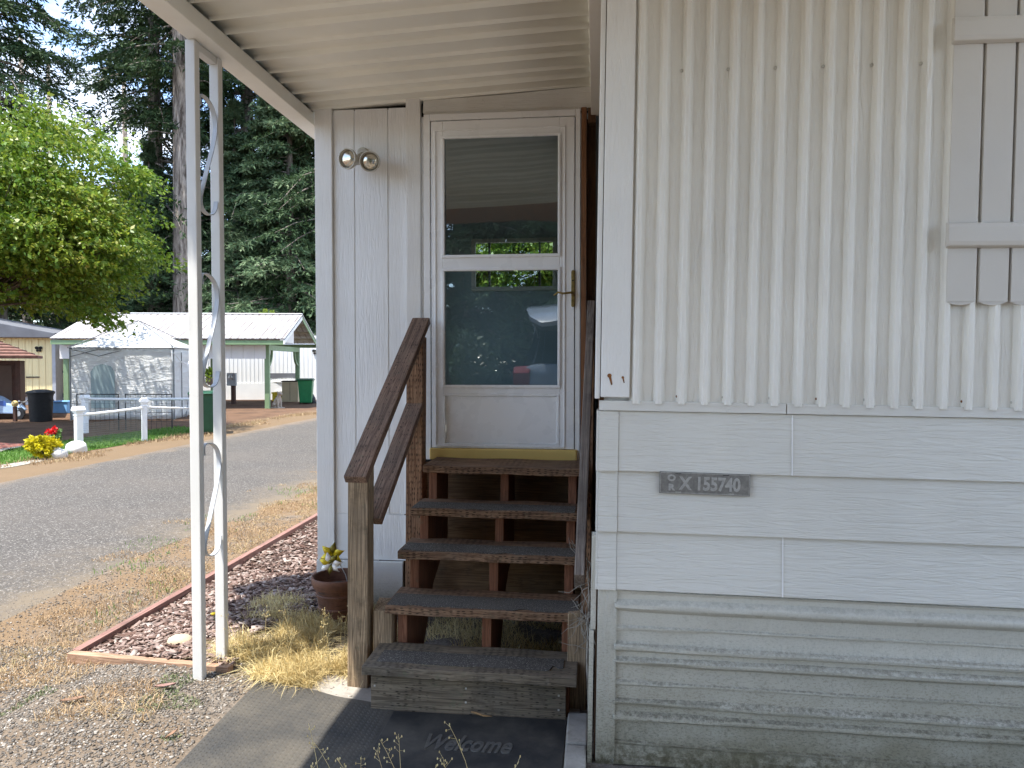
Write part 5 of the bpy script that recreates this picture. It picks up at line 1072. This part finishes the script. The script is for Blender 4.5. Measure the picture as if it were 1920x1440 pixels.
m_fir2 = leafmat('spruce_needles', [(.028,.058,.03), (.06,.11,.052), (.12,.175,.09), (.19,.235,.13)], .12, .65, .5, .2)
def conifer(name, seed, H, r0, z0, Lmax, B, m, k, droop, mat, leaf=(.16,.055), bare=0):
    rng = np.random.default_rng(seed); root = thing(name, (0,0,0), None, None)
    t = rng.uniform(0, 1, B)**.9; zb = z0+(H-z0)*t; az = rng.uniform(0, 2*PI, B); prof_ = np.clip(np.minimum((1-t)*1.25+.03, .55+t*3), 0, 1); L = Lmax*prof_*rng.uniform(.62, 1.1, B)
    d = np.stack([np.cos(az), np.sin(az), np.zeros(B)], 1); rise = rng.uniform(-.05, .30, B)-.1; dr = droop*rng.uniform(.6, 1.3, B)
    s = np.sort(rng.uniform(.10, 1, (B, m)), 1); s[:, -1] = 1
    C = d[:,None,:]*(L[:,None]*s)[:,:,None]; C[:,:,2] += zb[:,None]+L[:,None]*(rise[:,None]*s-dr[:,None]*s**2)
    side = np.stack([-d[:,1], d[:,0], np.zeros(B)], 1); sg = np.where(np.arange(m) % 2 == 0, 1, -1)[None,:]*rng.uniform(.5, 1.1, (B, m))
    T = d[:,None,:]*rng.uniform(.45, .9, (B, m))[:,:,None]+side[:,None,:]*sg[:,:,None]; T[:,:,2] -= rng.uniform(.05, .75, (B, m))*(.5+droop); T[:, -1] = d*1.0+np.array([0,0,-.4]); T = unit(T)
    l = (.12+.30*(1.05-s))*L[:,None]*rng.uniform(.6, 1.15, (B, m))+.12; u = (np.arange(k)+.5)/k
    u = np.clip(u[None,None,:]+rng.uniform(-.06, .06, (B, m, k)), 0.02, 1)
    P = C[:,:,None,:]+T[:,:,None,:]*(l[:,:,None]*u)[:,:,:,None]; P[...,2] -= (l[:,:,None]*u**2)*.22
    D = T[:,:,None,:]*.8+rng.normal(size=P.shape)*.42; P = P.reshape(-1,3); D = D.reshape(-1,3); n = len(P)
    V = leafq(P, D, rng.uniform(.7, 1.35, n)*leaf[0], rng.uniform(.6, 1.2, n)*leaf[1], rng)
    crown = np_mesh('crown', V, 4, mat, root)
    tr = MB(); tr.tube([(0,0,-.2),(.0,0,.5),(.03,.02,H*.25),(.0,.05,H*.5),(.04,.0,H*.8),(0,0,H)], [r0*1.25, r0*1.02, r0*.86, r0*.66, r0*.3, .02], 18)
    for i in range(B):
        sv = np.linspace(0, .96, 5); pts = [(d[i,0]*L[i]*q, d[i,1]*L[i]*q, zb[i]+L[i]*(rise[i]*q-dr[i]*q*q)) for q in sv]; rr_ = .016*L[i]+.008
        tr.tube(pts, [rr_, rr_*.75, rr_*.5, rr_*.32, .006], 4, False)
    rs = random.Random(seed)
    for _ in range(bare):
        z = rs.uniform(2.5, z0); a = rs.uniform(0, 2*PI); ln = rs.uniform(.4, 1.5); tr.tube([(r0*.6*math.cos(a), r0*.6*math.sin(a), z), ((r0+ln*.5)*math.cos(a), (r0+ln*.5)*math.sin(a), z-.05), ((r0+ln)*math.cos(a+.2), (r0+ln)*math.sin(a+.2), z-.25*ln)], [.025,.016,.006], 4, False)
    tr.build('trunk', m_bark, root, smooth=True); return root
T1 = conifer('fir_tree', 21, 33, .50, 13.2, 4.4, 130, 30, 12, .34, m_fir, (.22,.075), 16)
T2 = conifer('fir_tree', 22, 31, .43, 3.2, 5.6, 210, 34, 13, .46, m_fir, (.24,.080))
T3 = conifer('spruce_tree', 23, 14, .20, .7, 3.3, 210, 28, 12, .22, m_fir2, (.19,.065))
used_t = set()
def plant(proto, px, Y, s, rz, label, group, X=None):
    o = proto if proto not in used_t else copy_tree(proto); used_t.add(proto)
    o.location = (gx(px, Y) if X is None else X, Y, -.05); o.scale = (s, s, s); o.rotation_euler = (0, 0, rz); tag(o, label, 'tree', group); return o
GT = 'conifers behind the far homes'
plant(T1, 348, 33, 1.12, .5, 'tall fir with a thick bare sunlit grey trunk rising just left of the ornamental post', GT)
plant(T2, 297, 36, 1.05, 1.2, 'dark fir with long drooping branches just left of the thick bare sunlit trunk', GT)
plant(T2, -4, 28, .92, 4.0, 'dark fir at the far left edge above the yellow green maple', GT)
plant(T2, 470, 37, 1.0, 2.4, 'tall dark fir filling the view right of the ornamental post', GT)
plant(T2, 570, 40, .98, 5.3, 'tall dark fir farther right, partly hidden by the white entry room', GT)
plant(T2, 655, 36, 1.0, 3.1, 'dark fir mostly hidden by the entry room, its branches reaching out beside the wall', GT)
plant(T3, 545, 34.5, 1.30, .3, 'pale green lit spruce whose branches nearly touch the entry room wall', GT)
plant(T3, 284, 34, .86, 1.9, 'small pale spruce between the dark fir and the thick bare grey trunk', GT)
plant(T3, 445, 34.5, 1.0, 3.3, 'pale spruce seen just right of the ornamental post legs', GT)
plant(T3, 196, 33, .60, 2.2, 'small spruce half hidden by the maple, over the left end of the metal roof', GT)
plant(T3, 110, 33, .42, 5.0, 'low bushy young spruce over the yellow home roof under the maple', GT)
bk = [(-110,50,'T3',1.0),(-20,54,'T3',1.05),(60,49,'T3',.98),(135,52,'T3',1.0),(205,50,'T3',.95),(262,54,'T3',1.05),(330,50,'T3',1.0),(398,53,'T3',1.1),(452,48,'T3',1.0),(500,55,'T3',1.1),(548,50,'T3',1.0),(598,54,'T3',1.15)]
for i, (px, Y, ty, s) in enumerate(bk):
    plant(T3, px, Y, s, i*1.37, 'distant dark conifer in the wood behind the far homes', 'distant wood conifers')
trk = MB(); rr = random.Random(6)
for px, Y, r_ in ((50,40,.22),(562,44,.24),(583,45,.18),(526,46,.2),(468,43,.22),(100,43,.2),(240,46,.25)):
    t = thing('bare_trunk', (gx(px, Y), Y, 0), 'slim straight conifer trunk standing in the shade of the far wood', 'tree', 'slim trunks in the far wood')
    MB().tube([(0,0,-.1),(.03,0,5),(.0,.04,12),(0,0,20)], [r_*1.2, r_, r_*.8, r_*.5], 10).build('trunk', m_bark, t, smooth=True, local=True)
# maple
def maple(seed, R, zc, up, dn, n_spray, per, mat, leaf, label, name='maple_tree', cat='tree', trunk_r=.11):
    rng = np.random.default_rng(seed); root = thing(name, (0,0,0), label, cat); v = unit(rng.normal(size=(n_spray,3))); rad_ = rng.uniform(.12, 1.0, n_spray)**.55
    lump = 1+.16*np.sin(v[:,0]*5+seed)*np.sin(v[:,1]*4.3)+.12*np.sin(v[:,2]*7+v[:,0]*4)
    C = v*rad_[:,None]*lump[:,None]*np.stack([np.full(n_spray, R), np.full(n_spray, R), np.where(v[:,2] > 0, up, dn)], 1); C[:,2] += zc
    out = unit(np.column_stack([v[:,:2], np.full(n_spray, -.12)])); fl = rng.uniform(.55, 1.2, n_spray)*R*.24
    q = unit(rng.normal(size=(n_spray, per, 3)))*rng.uniform(0, 1, (n_spray, per, 1))**.5; P = C[:,None,:]+q*np.stack([fl, fl, fl*.24], 1)[:,None,:]
    P[:,:,2] -= .30*np.einsum('ijk,ik->ij', q*fl[:,None,None], out)
    D = out[:,None,:]*.7+rng.normal(size=P.shape)*.55; D[:,:,2] -= .25; P = P.reshape(-1,3); D = D.reshape(-1,3); n = len(P); Ls = rng.uniform(.6, 1.3, n)*leaf
    V1 = leafq(P, D, Ls, Ls*.52, rng, .2); V2 = leafq(P-unit(D)*Ls[:,None]*.05, D+rng.normal(size=D.shape)*.75, Ls*.85, Ls*.40, rng, .2)
    np_mesh('crown', np.concatenate([V1, V2]), 4, mat, root)
    tr = MB(); tr.tube([(0,0,-.1),(.02*trunk_r/.11,.0,min(.6, max(.02, (zc-dn)*.5))),(-.03*trunk_r/.11,.0,max(.05, zc-dn*.9)),(.02,0,zc),(0,0,zc+up*.6)], [trunk_r*1.3, trunk_r, trunk_r*.85, trunk_r*.5, .012], 10)
    for i in range(0, n_spray, 3):
        b = Vector((0, 0, max(min(.5, zc*.3), zc-dn*.85)+max(0, C[i,2]-zc)*.45)); c = Vector(C[i]); md = b.lerp(c, .5)+Vector((0,0,.04*R)); tr.tube([b, md, c], [trunk_r*.22, trunk_r*.12, .004], 4, False)
    tr.build('trunk', plain('maple_bark', (.13,.10,.075), .9, 0, .3, 10, .5, 40) if name == 'maple_tree' else m_bark, root, smooth=True); return root
m_map = leafmat('maple_leaf', [(.055,.125,.012), (.10,.19,.018), (.16,.245,.024), (.25,.29,.032), (.30,.22,.04)], .38, .45, .30, .4)
zc = at(10, 425, 13.2).z
mp_ = maple(5, 3.15, zc, 2.2, 1.8, 600, 130, m_map, .105, 'bright yellow green maple in full leaf overhanging the white tent')
mp_.location = (gx(-42, 13.2), 13.2, 0)
m2 = copy_tree(mp_); m2.scale = (.72,.72,.9); m2.location = (-1.1, 13.6, -.3); m2.rotation_euler = (0,0,2.0); tag(m2, 'bright green tree seen through the glass door and the small back window')
# unseen limb added above the frame, shaped to shade the pot and wall
lb = maple(77, .60, 0, .36, .28, 260, 60, m_map, .10, 'unseen leafy limb added over the carport edge to shade the pot and wall', 'added_shade_limb', 'tree', .1)
for ch in list(lb.children):
    if ch.name.startswith('trunk'): bpy.data.objects.remove(ch)
lb.location = (-2.34, 3.05, 4.1)
lt = MB().tube([(-.25,9.0,-.1),(-.28,9.0,2.2),(-.4,8.7,4.0),(-1.0,7.2,4.6),(-1.7,5.2,4.5),(-2.15,3.9,4.3),(-2.34,3.05,4.15)], [.17,.14,.11,.08,.05,.03,.012], 10)
lt.v = [(a+2.34, b-3.05, c-4.1) for a, b, c in lt.v]; lt.build('trunk', m_bark, lb, smooth=True, local=True)
# shrub, flowers, planter leaves, arborvitae tips
m_gold = leafmat('gold_leaf', [(.30,.30,.01), (.58,.50,.012), (.76,.66,.03)], .35, .5, 4)
p = gnd(80, 861); sb = maple(9, .19, .20, .15, .18, 90, 26, m_gold, .055, 'small golden yellow leafy shrub beside the pale rocks on the far verge', 'golden_shrub', 'shrub', .012); sb.location = p
p = gnd(97, 846); rf = maple(12, .13, .22, .10, .15, 30, 18, leafmat('flower_leaf', [(.05,.12,.03),(.13,.24,.06),(.3,.4,.2)], .3), .06, 'small plant with bright red flower heads behind the golden yellow shrub', 'red_flowers', 'flowers', .01); rf.location = p
m_red = leafmat('red_petal', [(.50,.006,.01), (.72,.012,.02), (.80,.05,.04)], .25); rng = np.random.default_rng(3)
for (px, py) in ((90,811),(96,812),(102,806),(99,813)):
    q = at(px, py, p.y)-p; n = 60; v = unit(rng.normal(size=(n,3))); P = np.array(q)[None]+v*np.array([.030,.030,.045])*rng.uniform(.4,1,(n,1)); np_mesh('flower_head', leafq(P, v, np.full(n,.035), np.full(n,.026), rng), 4, m_red, rf)
t, q = PLANTER; n = 420; v = unit(rng.normal(size=(n,3))+np.array([0,0,.35])); P = v*np.array([.19,.19,.20])*rng.uniform(.3,1,(n,1))+np.array([0,0,.28]); np_mesh('leaves', leafq(P, v, rng.uniform(.08,.15,n), np.full(n,.05), rng), 4, leafmat('planter_leaf', [(.10,.20,.02),(.25,.36,.04),(.40,.46,.08)], .4), t)
m_arb = leafmat('arborvitae', [(.10,.17,.02),(.20,.28,.035),(.30,.36,.06)], .25, .6)
for k, (px, py) in enumerate(((489,585),(497,579),(510,581))):
    Y = 29.5; tp = at(px, py, Y); a = thing('arborvitae', (tp.x, Y, 0), 'yellow green pointed arborvitae tip showing above the metal carport roof', 'shrub', 'arborvitae tips'); n = 1800; h = tp.z; u = rng.uniform(.1, 1, n); an = rng.uniform(0, 2*PI, n); r_ = .42*(1-u)**.6*rng.uniform(.5,1,n)+.01
    P = np.stack([r_*np.cos(an), r_*np.sin(an), h*u-.12], 1); D = np.stack([np.cos(an)*.4, np.sin(an)*.4, np.ones(n)], 1); np_mesh('foliage', leafq(P, D, np.full(n,.16), np.full(n,.05), rng), 4, m_arb, a); MB().tube([(0,0,-.05),(0,0,h*.8)], [.05,.01], 6).build('stem', m_bark, a, local=True)
# ------------------------------------------------------------------ behind the camera: what the door glass mirrors
GB = 'trees mirrored in the door glass'
for i, (X, Y, s) in enumerate(((-8,-14,1.1),(-5.6,-12.5,.9),(-3.4,-11,1.0),(-1.4,-12,1.1),(.8,-10.5,1.0),(3.2,-12,1.1),(6,-13,1.1))):
    plant(T3, 0, Y, s, i*1.1, 'dark spruce behind the viewer, seen only as a reflection in the door glass', GB, X)
m_rho = leafmat('glossy_shrub_leaf', [(.02,.05,.02),(.05,.09,.035),(.10,.14,.07)], .15, .22, 2, .6)
rb = maple(31, 1.0, 1.05, .85, .8, 110, 40, m_rho, .10, 'dark glossy leaved shrub mirrored in the lower left of the door glass', 'glossy_shrub', 'shrub', .05); rb.location = (-2.35, -3.2, 0)
# white car with its hatch open, parked behind the viewer
car = thing('parked_car', (-.18, -2.05, 0), 'pale blue white car with red tail light and raised hatch, mirrored in the door glass', 'car')
m_car = NG('car_paint').done((.34,.41,.52), .22, 0, None, .5, 0, Coat_Weight=.8); m_tl = NG('tail_light').done((.20,.005,.008), .12, 0, None, .6); m_cg = NG('car_glass').done((.01,.012,.014), .06, 0, None, .6); m_ty = plain('tyre', (.02,.02,.02), .85)
secs = [(0.0,.80,.42,.98,.0),(-.06,.88,.30,1.10,.0),(-.5,.91,.26,1.12,.0),(-1.2,.92,.24,1.10,0),(-2.9,.92,.24,1.06,0),(-3.5,.90,.26,.98,0),(-4.1,.82,.30,.86,0),(-4.25,.70,.40,.74,0)]
V = []; 
for (y, hw, zb_, zt_, _) in secs:
    for (fx, fz) in ((-.92,0),(.92,0),(1,.12),(1.0,.62),(.93,.93),(.80,1),(-.80,1),(-.93,.93),(-1.0,.62),(-1,.12)): V.append((fx*hw, y, zb_+(zt_-zb_)*fz))
n_ = 10; F = [(k*n_+j, k*n_+(j+1)%n_, (k+1)*n_+(j+1)%n_, (k+1)*n_+j) for k in range(len(secs)-1) for j in range(n_)]+[tuple(range(n_-1,-1,-1)), tuple((len(secs)-1)*n_+j for j in range(n_))]
bd_ = MB().add(V, F).build('body', m_car, car, local=True, smooth='auto', bevel=.012)
cab = [(-.22,.80,1.10),(-.62,.68,1.62),(-2.2,.66,1.66),(-3.1,.78,1.07)]
V = [p for (y, hw, z) in cab for p in ((-hw,y,z),(hw,y,z))]; V += [(-.84,-.22,1.09),(.84,-.22,1.09),(.84,-3.1,1.06),(-.84,-3.1,1.06)]
MB().add([(-.80,-.25,1.1),(.80,-.25,1.1),(.80,-3.1,1.07),(-.80,-3.1,1.07),(-.68,-.62,1.62),(.68,-.62,1.62),(.66,-2.2,1.66),(-.66,-2.2,1.66)], [(0,4,7,3),(1,2,6,5),(2,3,7,6)]).build('side_glass', m_cg, car, local=True, solid=.01)
mb = MB()
for s_ in (-1, 1):
    for a, b in (((.82*s_,-1.25,1.08),(.70*s_,-1.28,1.66)),((.84*s_,-3.1,1.05),(.69*s_,-2.2,1.67))): mb.bar(a, b, .07, .09, (1,0,0))
mb.prism([(-.58,1.60),(-.62,1.66),(-1.4,1.71),(-2.2,1.69),(-2.25,1.63)], 'x', -.72, .72); mb.build('roof', m_car, car, local=True, bevel=.02)
for s_ in (-1, 1): MB().prism([(.02,.86),(.02,1.02),(-.10,1.10),(-.42,1.06),(-.30,.96),(-.06,.84)], 'x', s_*.80-.10, s_*.80+.10).build('tail_light', m_tl, car, local=True, bevel=.02)
MB().prism([(.10,.34),(.12,.60),(.05,.68),(-.10,.66),(-.10,.32)], 'x', -.90, .90).build('bumper', m_car, car, local=True, bevel=.04); MB().box((-.70,-.9,.62), (.70,-.02,.70)).build('boot_floor', m_ty, car, local=True)
V = []; hs = [(-.60,1.66,.66),(-.25,1.75,.70),(.15,1.765,.72),(.45,1.72,.70),(.70,1.64,.64),(.80,1.58,.50)]
for (y, z, hw) in hs: V += [(-hw,y,z),(-hw*.5,y,z+.02),(0,y,z+.03),(hw*.5,y,z+.02),(hw,y,z)]
ht = MB().add(V, [(k*5+j, k*5+j+1, k*5+6+j, k*5+5+j) for k in range(5) for j in range(4)]).build('hatch', m_car, car, local=True, solid=.05, smooth='auto')
MB().add([(x*hw*.93, y, z-.075) for (y, z, hw) in hs for x in (-1, 1)], [(k*2, k*2+1, k*2+3, k*2+2) for k in range(5)]).build('hatch_lining', m_ty, ht, local=True, solid=.02)
MB().add([(-.6,-.22,1.71),(.6,-.22,1.71),(.62,.10,1.73),(-.62,.10,1.73)], [(0,1,2,3)]).build('hatch_glass', m_cg, ht, local=True, solid=.012)
for s_ in (-1, 1):
    MB().tube([(s_*.66,-.55,1.45),(s_*.66,.05,1.74)], .012, 6).build('strut', m_slv, car, local=True)
    for wy_ in (-.85,-3.35):
        o = MB().lathe([(.0001,-.11),(.22,-.11),(.33,-.09),(.34,-.05),(.34,.05),(.33,.09),(.22,.11),(.0001,.11)], (0,0,0), 28).build('wheel', m_ty, car, local=True, smooth='auto'); o.matrix_local = Matrix.Translation((s_*.80, wy_, .34)) @ Matrix.Rotation(PI/2, 4, 'Y')
        MB().lathe([(.0001,-.115),(.20,-.113),(.20,.113),(.0001,.115)], (0,0,0), 20).build('rim', m_slv, o, local=True)
car.scale = (1, 1, 1.22)
bpy.context.view_layer.update()
